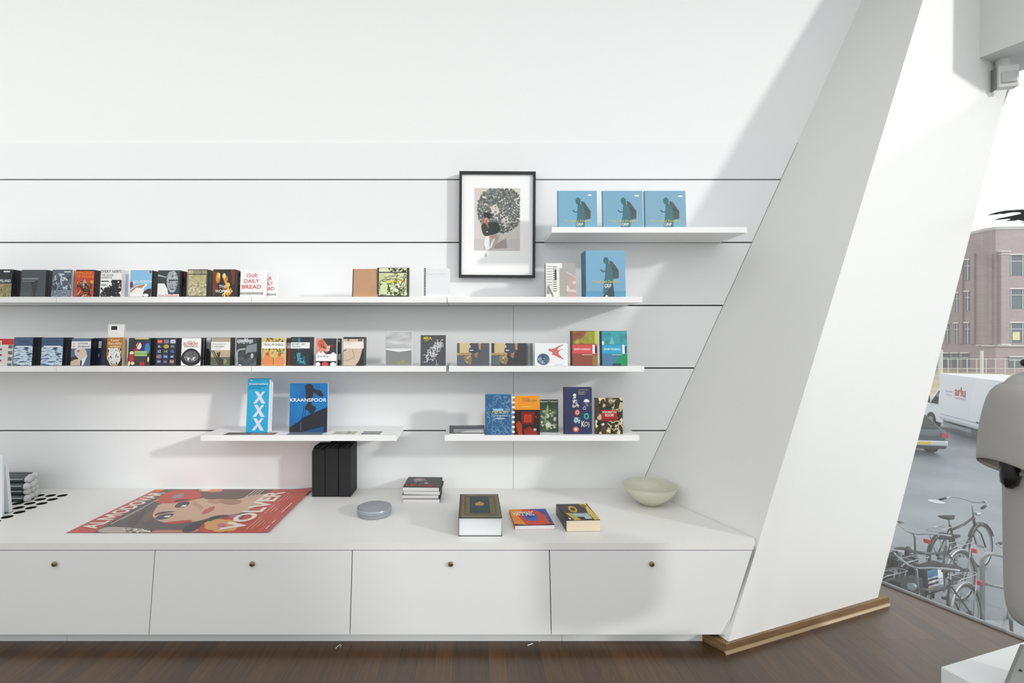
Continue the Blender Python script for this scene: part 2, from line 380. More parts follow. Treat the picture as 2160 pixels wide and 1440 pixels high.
for i in range(4):
    t = thing('bench_cabinet', cl[i], 'cabinet', group='white cabinets under the worktop')
    (ta, ba), (tb, bb) = gaps[i], gaps[i+1]; e = .0022
    mb = MB(); mb.hexa([(ba+e, BF, DZ0), (bb-e, BF, DZ0), (bb-e, BF+.018, DZ0), (ba+e, BF+.018, DZ0)], [(ta+e, BF, zl-.003), (tb-e, BF, zl-.003), (tb-e, BF+.018, zl-.003), (ta+e, BF+.018, zl-.003)], DOOR)
    d = mb.build('door', t, bevel=.0012)
    k = MB(); kc = pt(kx[i], 1188, BF); prof = [(.0, -.014), (.008, -.0145), (.0125, -.012), (.0135, -.008), (.009, -.004), (.007, 0)]
    k.lathe([(r, z) for r, z in prof], M('#8d7b4f', .28, .9), 24)
    k.build('knob', d, smooth=True, xf=Matrix.Translation(kc) @ Matrix.Rotation(-math.pi/2, 4, 'X'))
    mb = MB(); xa = max(ba, ta)+.004 if i else -5.1; xb = min(bb, tb)-.004
    yb = 3.0 if i == 3 else D-.01
    zt_ = zl-.002 if i else .42; z0_ = DZ0+.004
    if i < 3: mb.box((xa, BF+.0185, z0_), (xb, yb, zt_), M('#0e0e0e', .8))  # body coloured black to paint the dark interior below the vent holes
    else:
        e1 = [(xa, BF+.0185), (bx(1532, 0)-.01, BF+.0185), (right_end(2.62, z0_, .03), 2.62), (right_end(3.4, z0_, .03), 3.4), (xa, 3.4)]
        e2 = [(xa, BF+.0185), (bx(1588, 0)-.02, BF+.0185), (right_end(2.62, zt_, .03), 2.62), (right_end(3.4, zt_, .03), 3.4), (xa, 3.4)]
        mb.hexa([(x, y, z0_) for x, y in e1], [(x, y, zt_) for x, y in e2], M('#0e0e0e', .8))
    mb.build('body', t)
pj = [-5.1, bx(142, 0)*1.022, bx(1185, 0)*1.022, 1.225]
pl = ['white plinth board under the leftmost cabinet', 'white plinth board running under the middle cabinets', 'short white plinth board by the leaning column']
for i in range(3):
    mb = MB(); mb.box((pj[i]+.0008, 2.590, .0), (pj[i+1]-.0008, 2.606, DZ0+.003), M('#dadcdc', .5)); tag(mb.build('plinth_board'), pl[i], 'plinth', 'plinth boards below the cabinets')

# ================================================================ SHELVES
ST = .036
def sx(px): return (px-CX)/F*SF
shelf_rows = {0: ZS[1], 1: ZS[2], 2: ZS[3], 3: ZS[4]}
sh = [(1, -293, 118.3, 'white wall shelf in the upper book row, cut by the left edge'), (1, 119, 530, 'white wall shelf of the upper book row below the red-lettered white book'),
      (1, 531, 942.4, 'white wall shelf of the upper book row below the tan sketchbook'), (1, 943.6, 1355, 'white wall shelf below the framed print and the big blue book'),
      (2, -293, 118.3, 'white wall shelf in the lower film row, cut by the left edge'), (2, 119, 529.6, 'white wall shelf of the lower film row below the cartoon cover'),
      (2, 530.6, 941, 'white wall shelf of the lower film row below the orange-figure cover'), (2, 947, 1359, 'white wall shelf below the red and teal covers'),
      (0, 1164, 1575.6, 'topmost white wall shelf carrying three blue books'), (3, 423, 836, 'white wall shelf below the tall cyan paperback'),
      (3, 938, 1349, 'lowest right white wall shelf carrying the orange book')]
for r, a, b, lab in sh:
    z = shelf_rows[r]-.002; mb = MB(); mb.box((sx(a), SF, z), (sx(b), D-.0005, z+ST), SHELF)
    tag(mb.build('wall_shelf', bevel=.001), lab, 'shelf', 'white wall shelves')
ZT = {k: v-.002+ST for k, v in shelf_rows.items()}

# ================================================================ BOOKS
STEEL = None
def book(name, label, px0, px1, top, row, art=(), base='#ffffff', spine=None, pages='#e9e6dd', t=.015, n=1, Y=3.13, tilt=4, yaw=0, kind='dvd',
         cat=None, group=None, back=None, hw=None, z0=None, dx=0.0, spine_art=(), dyaw=0):
    w = (px1-px0)/F*Y; x = ((px0+px1)/2-CX)/F*Y; z = ZT[row] if z0 is None else z0
    h = (1.6+(CY-top)/F*(Y+.008)-z)/math.cos(math.radians(tilt))
    if hw: w, h = hw
    cat = cat or ('film case' if kind == 'dvd' else 'book')
    rx = -math.radians(tilt)
    root = thing(name, label, cat, (x, Y, z+t*math.sin(-rx)+.0003), (rx, 0, math.radians(yaw)), group)
    base_m = base if not isinstance(base, str) else M(base, .35)
    sp = M(spine, .4) if isinstance(spine, str) else (spine or base_m)
    if kind == 'dvd':
        mb = MB(); mb.box((-w/2, .0006, 0), (w/2, t, h), M('#141416', .35)) ; mb.build('case', root, bevel=.0015)
        mb = MB(); e = .0015
        mb.poly([(-w/2+e, 0, e), (w/2-e, 0, e), (w/2-e, 0, h-e), (-w/2+e, 0, h-e)], base_m)
        mb.poly([(-w/2-.0002, t-.001, e), (-w/2-.0002, .001, e), (-w/2-.0002, .001, h-e), (-w/2-.0002, t-.001, h-e)], sp)
        paint(mb, art, lambda u, v, l: (-w/2+e+u*(w-2*e), -l, e+v*(h-2*e)))
        mb.build('sleeve', root)
    else:
        ct = .0025 if kind == 'hard' else .0008
        mb = MB(); mb.box((-w/2, 0, 0), (w/2, ct, h), base_m); mb.box((-w/2, t-ct, 0), (w/2, t, h), base_m); mb.box((-w/2-.0002, 0, 0), (-w/2+ct, t, h), sp)
        paint(mb, art, lambda u, v, l: (-w/2+u*w, -l, v*h))
        paint(mb, spine_art, lambda u, v, l: (-w/2-.0002-l, t*(1-u), v*h))
        mb.build('cover', root)
        mb = MB(); i_ = .003 if kind == 'hard' else .0004; mb.box((-w/2+ct, ct, i_), (w/2-i_, t-ct, h-i_), M(pages, .8)); mb.build('pages', root)
    R = random.Random(int(px0))
    for k in range(1, n):
        st = (t+.0015)/math.cos(rx); od = ['', 'first', 'second', 'third', 'fourth'][k] if n > 2 else 'single'
        dup(root, (x+dx*k+R.uniform(-.0012, .0012), Y+st*k, root.location.z), (od+' '+(back or 'spare copy behind the '+label)), (rx, 0, math.radians(yaw+dyaw)), group=name.replace('_', ' ')+' copies behind the '+label.split(' standing')[0].split(' beside')[0])
    return root
def pictures(*a): return list(a)
LBL = '#eceae6'
B1 = 3.128
# ---- upper row (row 1)
book('film_case', 'black and straw-coloured film case cut by the left edge of the photo', -26, 23, 568, 1,
     [('r', 0, 0, 1, .48, N(['#4b4022', '#8f8258', '#c0b48a'], 60, (3, 1, .6))), ('r', 0, .5, 1, .66, '#28324e'), ('t', 'REPELAND', .35, .53, .95, .63, LBL), ('r', .62, .9, .9, .95, LBL)], '#151518', n=4,
     back='black plastic film case behind the straw-coloured one at the left edge')
book('film_case', 'dark slate film case with a pale wedge shape on the upper row', 42, 95, 569, 1,
     [('p', [(.4, .55), (.7, .62), (.6, .0), (.52, .0)], '#2c3236'), ('r', .05, .66, .7, .7, '#8a8f90'), ('p', [(.05, .66), (.7, .66), (.62, .61), (.05, .63)], '#62686a'), ('r', .05, .56, .55, .58, '#8a8f90'), ('r', 0, 0, .4, .16, '#4b5558')], '#3f494e', n=4,
     back='black plastic film case behind the slate one on the upper row')
book('magazine', 'grey booklet with dark round marks half hidden between two covers', 78, 106.5, 573, 1, [('e', .9, .68, .12, .12, '#3a3838'), ('e', .9, .05, .12, .1, '#3a3838')], '#77736f', t=.006, Y=3.24, kind='paper', cat='booklet')
book('film_case', 'blue-grey film case with pale swirling figures', 108, 149, 569, 1,
     [('q', 3, 30, 0, .25, 1, .8, .03, .3, ['#c9d2da', '#7f93a5', '#34404c']), ('r', .6, .9, .95, .94, '#d8dfe4'), ('r', 0, 0, 1, .24, N(['#2c3743', '#9fb0be'], 90)), ('q', 5, 6, .3, .8, .6, .86, .012, .2, ['#d0d7dd'])], '#51616f', n=2, kind='paper', pages='#e6e6e2', t=.02,
     back='spare paperback behind the blue-grey swirl cover')
book('film_case', 'orange and red film case with a crowded engraved figure', 157, 197, 569, 1,
     [('t', 'KINGSUL.', .04, .84, .94, .95, '#f08a2a'), ('t', 'OF PAIUGE', .04, .7, .96, .81, '#f08a2a'), ('r', 0, .96, 1, 1, '#3c1611'), ('q', 8, 60, .12, 0, .88, .55, .022, .2, ['#1d1714', '#d9c9a5', '#5a3a22', '#1d1714']), ('p', [(.35, .5), (.5, .66), (.65, .5)], '#b9a57a'), ('e', .9, .55, .09, .06, '#f2a516')], '#c4421b', n=4,
     back='black plastic film case behind the orange engraved one')
book('film_case', 'white film case with black tangled drawing and black lettering', 210, 255, 569, 1,
     [('t', 'EVERY NERFS', .02, .88, .98, .99, '#1c1c1c'), ('t', 'THE SOUND', .03, .76, .62, .83, '#55514c'), ('t', 'LOVEISTUZ', .03, .67, .55, .74, '#55514c'), ('r', .03, .55, .4, .59, '#3a3a3a'), ('r', .03, .42, .3, .45, '#3a3a3a'),
      ('q', 11, 55, .38, 0, 1, .6, .028, .3, ['#1e1c1b']), ('q', 12, 26, .05, 0, .5, .32, .025, .3, ['#1e1c1b'])], '#eeeeec', n=3, kind='paper', t=.02, pages='#dedfde',
     back='spare white booklet behind the tangled black drawing cover')
book('film_case', 'sky-blue film case with a reclining white dress', 273, 319, 570, 1,
     [('t', 'LOL EDISON', .13, .53, 1, .62, '#e8f1f5'), ('r', .88, .9, .97, .99, '#9d2f40'), ('p', [(0, 0), (.6, 0), (.66, .3), (.8, .45), (.75, .5), (.3, .42), (0, .25)], '#f1efec'), ('p', [(0, .22), (.3, .4), (.7, .48), (.68, .43), (.55, .32), (.3, .34), (.05, .15)], '#b98352'),
      ('p', [(.6, 0), (.98, 0), (1, .3), (.85, .3), (.65, .2)], '#3a2c1d'), ('e', .75, .05, .13, .06, '#f3f0ec'), ('e', .06, .45, .07, .12, '#7d2333'), ('p', [(.12, .5), (.2, .57), (.22, .48)], '#f3f3f3')], '#86bbdd', n=4,
     back='black plastic film case behind the sky-blue one')
book('film_case', 'black and white portrait film case with red script', 331, 378, 570, 1,
     [('p', [(0, 0), (.0, .5), (.3, .5), (.45, .3), (.5, .08), (.6, 0)], '#e9e9e7'), ('p', [(.4, .85), (.6, 1), (.85, .95), (.95, .6), (.85, .25), (.7, .12), (.55, .18), (.42, .4)], N(['#3d4448', '#9aa3a6', '#c8cdcf'], 70)),
      ('r', .5, .6, .95, .64, '#1c1e20'), ('p', [(.62, .56), (.7, .4), (.66, .4)], '#24282a'), ('p', [(.55, .3), (.8, .3), (.68, .25)], '#24282a'), ('r', 0, 0, 1, .09, '#e8e4e2'), ('t', 'Ave Bouffiuse', .05, .01, .95, .09, '#c72f38'),
      ('p', [(0, .85), (.4, .75), (.4, .72), (0, .78)], '#a9b0b2')], '#32383b', n=4, back='black plastic film case behind the portrait one')
book('film_case', 'dark film case with a red corner tag peeping out beside the sepia crowd cover', 366, 391, 573, 1, [('r', .1, .78, .9, .98, '#c4242c'), ('r', .4, .84, .7, .93, '#e4a0a0'), ('p', [(.3, 0), (.5, .45), (.9, .4), (.9, 0)], '#4e5048')], '#26232a', Y=3.17)
book('film_case', 'sepia film case with a crowded beach scene', 394, 436, 568, 1,
     [('r', .02, .84, .28, .97, '#b9b08a'), ('r', .3, .84, .66, .97, N(['#38352a', '#b9b48f'], 120)), ('r', .7, .84, .98, .97, N(['#38352a', '#b9b48f'], 120)), ('r', .03, .03, .97, .8, N(['#4e4a34', '#b5ad86', '#ddd7b6'], 75, dist=1.0)), ('r', .03, .55, .97, .8, N(['#8f8862', '#c3bb8e'], 30))], '#5d573d', n=4, t=.017,
     back='black plastic film case behind the sepia beach one')
book('film_case', 'brown and amber film case with two glowing faces', 448, 495, 568, 1,
     [('p', [(0, 0), (0, 1), (.15, .9), (.22, .2)], '#7a2f16'), ('r', 0, .95, 1, 1, '#2a2018'), ('e', .22, .7, .1, .2, '#c98a2e'), ('e', .25, .78, .07, .1, '#ecc266'), ('e', .5, .76, .08, .1, '#e9cf7a'), ('p', [(.44, .7), (.56, .68), (.72, .4), (.82, .1), (.7, 0), (.6, .1), (.62, .35)], '#d8a03a'), ('e', .62, .66, .06, .1, '#c07a20'), ('e', .7, .43, .08, .08, '#e5c060'),
      ('p', [(.8, 1), (1, 1), (1, .5), (.9, .4)], '#6b351c'), ('q', 4, 14, .45, 0, .9, .3, .02, .2, ['#f1d27c', '#a76a1f']), ('t', 'THE', .28, .32, .62, .42, '#f0ede8'), ('t', 'WOMAN', .12, .14, .78, .25, '#f0ede8')], '#282121', n=4,
     back='black plastic film case behind the amber faces one')
book('booklet', 'small dark booklet edge beside the red-lettered white book', 494, 507.5, 573, 1, [('r', .3, .5, 1, .8, '#b98c50'), ('r', .2, 0, 1, .4, '#6c4a2c')], '#35332f', t=.006, Y=3.19, kind='paper', cat='booklet')
odb = [('t', 'OUR', .26, .7, .72, .84, '#c62b37'), ('t', 'DAILY', .16, .5, .8, .64, '#c62b37'), ('t', 'BREAD', .08, .29, .88, .43, '#c62b37'), ('r', 0, .08, .98, .16, '#8c8d88'), ('t', 'NIKOLAUS', .04, .09, .9, .15, '#c9cac6')]
book('book', 'white book with red lettering in three lines', 506, 556, 568, 1, odb, '#eeecec', t=.02, n=2, kind='paper', pages='#e8e8e8', spine='#e6e6e6', back='spare white book directly behind the red-lettered one')
book('book', 'white book with red lettering, half hidden at the right of the same title', 544, 583, 576, 1, odb, '#e9e8e8', t=.02, Y=3.19, kind='paper', pages='#e6e6e6', spine='#e6e6e6')
book('sketchbook', 'plain tan cardboard sketchbook with a black bound edge', 742, 797, 567, 1, [('r', 0, 0, .035, 1, '#1b1c1c')], N(['#b98b6a', '#c59a78'], 7), spine='#1b1c1c', t=.012, kind='paper', pages='#c3a184', yaw=-4, tilt=6, cat='sketchbook', Y=3.145)
book('book', 'dark book with a pale green woodcut of figures beside the tan sketchbook', 795, 863, 565, 1,
     [('r', .06, .86, .92, .985, '#dfe5bb'), ('q', 5, 22, .35, .87, .9, .98, .02, .1, ['#31352b']), ('r', .06, .05, .92, .82, '#c9cf97'), ('r', .3, .62, .92, .8, '#d6dcae'), ('r', .25, .48, .9, .56, '#d9cf62'), ('s', 9, 46, .08, .07, .9, .5, .07, ['#e9edd6', '#474b35', '#dfe6bf', '#5d6243']),
      ('q', 15, 40, .08, .07, .9, .8, .009, .25, ['#4a4f38']), ('p', [(.08, .08), (.3, .08), (.34, .4), (.2, .5), (.1, .35)], '#cfdba9')], '#3a3d33', t=.03, kind='paper', pages='#cfcfae', Y=3.14)
t = book('ring_binder', 'thin white ring-bound booklet next to the framed print', 897, 949, 566, 1, [('r', .08, .79, .88, .8, '#a9aaaa')], '#e4e5e6', t=.01, kind='paper', pages='#e8e8e8', yaw=0, cat='booklet', spine='#e4e5e6')
mb = MB(); w_ = 52/F*3.13
for k in range(17): mb.box((-w_/2-.009, -.002, .01+k*.0105), (-w_/2+.003, .008, .0155+k*.0105), '#1a1a1a')
mb.build('binding', t)
book('book', 'grey-white book with a black line drawing of a facade, beside the big blue book', 1152, 1215, 555, 1,
     [('r', 0, 0, .45, 1, '#e9e8e2'), ('r', .3, .85, .55, 1, '#e9e8e2'), ('e', .3, .3, .13, .3, '#e9e8e2'), ('r', .7, 0, 1, .6, '#bda59e'), ('p', [(.68, .72), (1, .56), (1, .6), (.7, .75)], '#d9c2ba'), ('p', [(.68, .33), (.74, .33), (.8, .22), (1, .2), (1, .12), (.68, .16)], '#dccac2'), ('e', .95, .42, .07, .05, '#d9cac4')] +
     [('r', .04, .9-k*.08, .2, .915-k*.08, '#8d8c86') for k in range(8)] + [('r', .24, .88-k*.065, .36, .9-k*.065, '#77766f') for k in range(12)] + [('r', .04, .08, .12, .28, '#9b9a94'), ('p', [(.04, .3), (.22, 0), (.26, 0), (.1, .33)], '#8a8983'), ('r', .3, .5, .35, .8, '#3a3a38')],
     '#aaa7a1', spine='#9b9992', t=.022, n=3, kind='paper', pages='#d4d1c8', back='spare grey-spined book behind the facade-drawing one')
def dreams(full=False):
    k = 1 if full else 1
    a = []
    if full: a += [('r', 0, 0, 1, .12, '#5d9ab9')]
    b0 = -.28 if not full else 0; sc = 1.28 if not full else 1
    def P(l): return [(u, v*sc+b0) for u, v in l]
    a += [('p', P([(.6, .78), (.68, .76), (.84, .56), (.83, .4), (.68, .38), (.62, .6)]), '#4d5657'), ('p', P([(.63, .66), (.8, .56), (.8, .54), (.63, .62)]), '#3a4142'),
          ('p', P([(.5, .7), (.62, .7), (.68, .62), (.7, .35), (.64, .0), (.42, .0), (.46, .3), (.5, .5)]), '#3f7077'), ('e', .52, .78*sc+b0, .065, .075*sc, '#2f6d70'), ('p', P([(.5, .74), (.58, .74), (.6, .68), (.52, .68)]), '#2f6d70'),
          ('l', [(.38, .59*sc+b0), (.43, .54*sc+b0), (.51, .55*sc+b0)], .012, 1, '#2f5d68')]
    if full: a += [('p', [(.55, .12), (.68, .3), (.72, 0), (.42, 0)], '#3a4d58'), ('e', .52, .01, .03, .02, '#e8ecef')]
    yb = .29 if full else .14
    a += [('t', 'Thousand Dreams', .14, yb, .86, yb+.065, '#c9c27c'), ('t', 'GRIP', .47, yb-.1, .64, yb-.02, '#f0f2ee')]
    return a
bl = 'wide blue book with a walking figure carrying a coffin-shaped pack'
book('book', 'blue book of a stooped walking figure, leftmost of the three on the top shelf', 1177, 1260, 402, 0, dreams()+[('e', .82, .88, .05, .02, '#f6f8f8')], '#78a9c4', spine='#4d86a6', t=.022, n=1, kind='hard', group='blue books on the top shelf')
book('book', 'blue book of a stooped walking figure, middle of the three on the top shelf', 1272, 1357, 402, 0, dreams()+[('e', .85, .86, .06, .02, '#f6f8f8')], '#7aa8c0', spine='#5c8da8', t=.022, n=1, kind='hard', group='blue books on the top shelf')
book('book', 'blue book of a stooped walking figure, rightmost of the three on the top shelf', 1361, 1448, 402, 0, dreams()+[('e', .87, .85, .06, .02, '#f6f8f8')], '#7da8be', spine='#5c8da8', t=.022, n=1, kind='hard', group='blue books on the top shelf')
book('book', 'large blue book of a stooped walking figure on the shelf beside the framed print', 1236, 1320, 528, 1, dreams(True), '#78a9c4', spine='#3d6d92', t=.03, n=4, kind='hard', group=None, back='spare blue book behind the large blue walking-figure one')
# ---- lower film row (row 2)
waves = N(['#1e3c5c', '#3d6c94', '#dfe9ef', '#8ab0c8', '#2c5a77'], 34, (.5, 1, 1.8), detail=6, lo=.35, hi=.66)
book('film_case', 'red and white magazine with small black pictures, cut by the left edge', -24, 25, 713, 2,
     [('r', 0, .76, 1, .97, '#c22026'), ('r', .3, .72, .5, .9, '#e6e4e0'), ('r', .35, .74, .46, .86, '#8d8c8a')] + [('r', .8, .62-.22*k, .98, .75-.22*k, N(['#161616', '#8d8b88'], 120)) for k in range(4)] + [('r', .45, .55-.2*k, .53, .62-.2*k, '#8d3a3a') for k in range(3)], '#d5d3cf', n=2, kind='paper', cat='magazine', t=.012,
     back='spare magazine behind the red and white one')
book('film_case', 'blue film case with white sea ice, left of its twin', 27, 67, 711.5, 2, [('r', 0, 0, 1, .68, waves), ('t', 'ICE FLOES', .2, .82, .8, .88, '#1b3350'), ('r', .1, .66, .94, .7, '#dfe7eb')], '#345579', n=5, back='black plastic film case behind the left sea-ice one', group='blue sea-ice film cases')
book('film_case', 'blue film case with white sea ice, right of its twin', 85, 131, 712, 2, [('r', 0, 0, 1, .68, waves), ('t', 'ICE FLOES', .2, .84, .8, .9, '#1b3350'), ('r', .1, .66, .9, .71, '#dfe7eb')], '#2f4f72', n=5, back='black plastic film case behind the right sea-ice one', group='blue sea-ice film cases')
book('film_case', 'film case with a tilted pale face under a white title label', 148, 190, 714, 2,
     [('p', [(.15, .62), (.7, .66), (.86, .4), (.62, .1), (.55, .0), (.35, .0), (.4, .2), (.2, .4)], '#d9c8b8'), ('p', [(.0, .2), (.3, .32), (.46, .1), (.42, 0), (0, 0)], '#cdbba6'), ('p', [(0, .3), (.28, .34), (.4, .24), (.2, .22), (.0, .14)], '#3b2f2a'), ('p', [(.86, .4), (.65, 0), (.5, 0), (.5, .15)], '#f0efee'), ('p', [(.5, .0), (.5, .2), (.58, .18), (.58, 0)], '#262a38'),
      ('e', .37, .53, .06, .04, '#b0685c'), ('r', 0, .63, 1, .9, '#eceae8'), ('t', 'EDITIONS', .35, .78, .84, .85, '#3b3b3b'), ('t', 'EN BEAUX', .35, .67, .94, .74, '#3b3b3b'), ('r', .06, .68, .2, .72, '#b5b3b0'), ('r', .06, .79, .2, .82, '#b5b3b0')], '#4a6488', n=5, back='black plastic film case behind the tilted-face one')
book('film_case', 'dark blue film case edge with a white tag, before the orange book', 195, 222, 713, 2, [('r', .4, .64, .62, .88, '#e6e6e8'), ('T', 'OZ', .44, .67, .58, .85, '#3a3a45'), ('r', .4, .3, .5, .42, '#6a7088')], '#1d2138', Y=3.18)
book('book', 'tall plain white book with a small black square on its cover', 224, 258, 684, 2, [('r', .2, .86, .57, .955, '#161616')], '#e8e8e6', t=.014, Y=3.19, kind='paper', cat='book')
book('book', 'orange-brown book with a black and white swirl drawing in front of the tall white book', 223, 257, 712, 2,
     [('r', .08, .05, .92, .6, '#151310'), ('q', 21, 40, .12, .07, .88, .6, .035, .3, ['#ecebe6']), ('p', [(0, 0), (.3, 0), (.12, .2), (0, .3)], '#1a1510'), ('p', [(1, 0), (.7, 0), (.9, .2), (1, .3)], '#1a1510'), ('t', 'Kaiser', .25, .86, .8, .95, '#f2e3c4'), ('t', 'Baudelo', .12, .75, .92, .84, '#f2e3c4'), ('t', 'evidalan', .2, .65, .88, .73, '#f2e3c4')], '#b5741c', t=.012, n=3, kind='paper', pages='#e8dcc0', back='spare paperback with cream pages behind the orange-brown swirl one')
book('film_case', 'dark film case with a colourful cut-paper figure at a green chest', 269, 316, 713, 2,
     [('r', .28, .96, .9, 1, '#dccf94'), ('p', [(.35, .6), (.9, .9), (1, .85), (1, .45), (.5, .45)], '#2a2f6b'), ('e', .86, .62, .12, .2, '#2f86b8'), ('e', .47, .72, .12, .13, '#f0e6d6'), ('p', [(.35, .65), (.42, .85), (.52, .86), (.4, .68), (.38, .6)], '#b3242b'), ('p', [(.2, .52), (.35, .66), (.45, .56), (.36, .46)], '#b3242b'), ('r', .28, .34, .86, .53, '#9fc07c'), ('r', .28, .42, .86, .44, '#6f9258'),
      ('e', .16, .45, .1, .07, '#f1dfa8'), ('p', [(.04, .4), (.25, .42), (.28, .2), (.15, .1), (.05, .15)], '#c02a2c'), ('r', .28, .12, .84, .33, '#3b3a3c'), ('e', .06, .06, .05, .1, '#eddda8'), ('e', .22, .08, .09, .06, '#eddda8'), ('r', .55, 0, .78, .12, '#bb2a2e'), ('e', .93, .22, .04, .1, '#eddda8')], '#232326', n=4, back='black plastic film case behind the cut-paper figure one')
icons = [('#d8452a', '#f0c23a'), ('#8d8fa8', '#2a2a3a'), ('#dfe3ea', '#3b4a80'), ('#242445', '#e3e3e8'), ('#d5c13e', '#4b5a2a'), ('#2a2c3d', '#a9bcc0'), ('#2c2a58', '#d9d9e6'), ('#2a3140', '#b7c860'), ('#2a3a70', '#7a94c6'), ('#b88', '#3a2c3a'), ('#2c5aa8', '#bcd0e8'), ('#2c2f45', '#e8e8ea'), ('#38406a', '#e0e0e8'), ('#30345a', '#9aa2c8'), ('#8b5a4a', '#e9dfd4')]
icons[9] = ('#aa8a8a', '#3a2c3a')
a = []
for k, (c1, c2) in enumerate(icons):
    cx_ = .18+.32*(k % 3); cy_ = .88-.185*(k//3)
    a += [('e' if k in (4, 9) else 'r',)+((cx_, cy_, .13, .07) if k in (4, 9) else (cx_-.12, cy_-.065, cx_+.12, cy_+.065))+(c1,), ('t', ['RAI', 'CPI', 'APS', 'S.', 'KLB', 'PRA', 'SZ', 'NYS', 'VIL', 'O', 'ESA', 'ABC', 'VM', 'SALL', 'Q'][k], cx_-.08, cy_-.04, cx_+.08, cy_+.04, c2)]
book('film_case', 'navy film case with a grid of small colourful emblems', 327, 371, 713, 2, a, '#1d1e33', n=5, back='black plastic film case behind the emblem-grid one')
book('film_case', 'white film case with a red title above a black disc', 381, 423, 713, 2,
     [('p', [(.0, .15), (.0, .35), (.1, .48), (.3, .6), (.5, .63), (.7, .6), (.9, .48), (1, .35), (1, .15), (.75, 0), (.25, 0)], '#1a1a1a'), ('e', .5, .32, .38, .22, N(['#2c2c2c', '#77777a'], 60)), ('q', 6, 12, .15, .18, .85, .3, .015, .12, ['#cfcfcf']), ('e', .38, .24, .03, .06, '#f4f4f4'), ('e', .62, .24, .03, .06, '#f4f4f4'), ('t', 'ROTHIRONT', .1, .74, .85, .84, '#b8323c'), ('t', 'SUR SI', .32, .85, .65, .9, '#b58a8e'), ('t', 'VEROORLUG', .12, .67, .84, .73, '#a2656c')], '#ecebea', n=4, back='black plastic film case behind the black-disc one')
book('film_case', 'grey film case edge with a dark curve, left of the sepia ladder cover', 420, 443.5, 712, 2, [('p', [(.6, 0), (.6, .6), (.85, .58), (1, .45), (1, 0)], '#16181a'), ('r', .6, .82, 1, 1, '#c9cccd')], '#8d9294', Y=3.19)
book('film_case', 'sepia film case with a ladder silhouette under a pale label', 443.5, 485, 712, 2,
     [('r', 0, 0, 1, .3, '#5d6046'), ('r', 0, .3, 1, .55, '#b3a68e'), ('l', [(0, .56), (.45, .0)], .02, .75, '#2c2a22'), ('l', [(.1, .56), (.55, .0)], .02, .75, '#2c2a22'), ('p', [(.3, .45), (.5, .5), (.46, .3), (.7, .2), (.65, .0), (.45, .0), (.38, .25)], '#3c3a2c'), ('e', .75, .15, .08, .1, '#8d8a72'), ('r', 0, .55, 1, .85, '#e9e7e3'), ('t', 'STRANGE ET', .06, .74, .8, .79, '#8a847c'), ('t', 'O DESIDERIO', .04, .65, .7, .71, '#6f6a64'), ('t', 'storie', .2, .59, .5, .62, '#a8a39c')], '#a39a86', n=4, back='black plastic film case behind the ladder one')
book('film_case', 'black and white photo film case with an old machine', 497, 541, 712.5, 2,
     [('p', [(.45, .4), (.5, .72), (1, .8), (1, .5), (.6, .48)], '#7f8a8d'), ('l', [(.05, 0), (.04, .5), (.15, .58), (.45, .6)], .03, .75, '#a2abad'), ('r', .1, 0, 1, .3, N(['#2a2f31', '#5d6568'], 30)), ('e', .78, .35, .07, .09, '#b0b8ba'), ('q', 7, 25, .05, .8, .8, .98, .013, .12, ['#d5d8d8']), ('r', .1, .84, .8, .95, '#8e9496'), ('t', 'Landfahren', .12, .86, .78, .94, '#f1f1f1'), ('e', .2, .0, .08, .04, '#e0e2e2')], N(['#23282a', '#454d50'], 25), n=4, back='black plastic film case behind the old-machine one')
book('film_case', 'film case with orange figures before corn and a white title strip', 552, 600, 713, 2,
     [('s', 31, 70, 0, .45, 1, 1, .04, ['#d8c878', '#35392a', '#a9a15e', '#566038', '#d68c3a']), ('q', 14, 20, 0, .45, 1, 1, .01, .3, ['#3c3d2a']), ('r', 0, .62, 1, .85, '#efeeec'), ('t', 'TROU, 99 SHEKEL', .05, .7, .95, .8, '#3b3b3b'), ('p', [(0, 0), (0, .25), (.13, .32), (.16, .44), (.32, .46), (.36, .32), (.52, .26), (.52, 0)], '#dd8a52'), ('p', [(.54, 0), (.54, .25), (.7, .32), (.7, .42), (.84, .43), (.87, .3), (1, .27), (1, 0)], '#e08e54'), ('l', [(.52, 0), (.5, .3)], .008, .75, '#7a3f22'), ('e', .24, .42, .08, .07, '#c25a2e'), ('e', .77, .4, .07, .07, '#c25a2e')], '#cfb66b', n=2, kind='paper', pages='#e6e4de', back='spare booklet behind the orange-figures cover')
book('film_case', 'rust-brown film case edge with a pale label behind the teal-lit one', 585, 614, 713, 2, [('r', 0, .62, 1, .82, '#dddad5'), ('t', 'NEBUL', .6, .74, .98, .8, '#5a5a58'), ('r', .6, .83, 1, .98, '#3f4030')], '#82401f', Y=3.165)
book('film_case', 'black film case with a teal glow and a pale label', 612, 653, 711, 2,
     [('p', [(.3, .45), (.55, .46), (.5, .3), (.55, .15), (.85, .12), (.6, .06), (.45, .1), (.35, .25)], '#3d93a5'), ('q', 17, 14, .2, .05, .8, .3, .012, .15, ['#2b7d92', '#58b1bf']), ('r', .35, .83, .5, .97, '#2e7586'), ('r', .05, .88, .3, .95, '#4a4f55'), ('r', 0, .6, 1, .82, '#e6e8e8'), ('t', 'SSTART 1001', .05, .72, .75, .79, '#3c3c3e'), ('t', 'TOSCANA', .05, .64, .5, .69, '#5c5c5e'), ('e', .42, .56, .04, .03, '#2b7d70')], '#23282c', n=5, back='black plastic film case behind the teal-glow one')
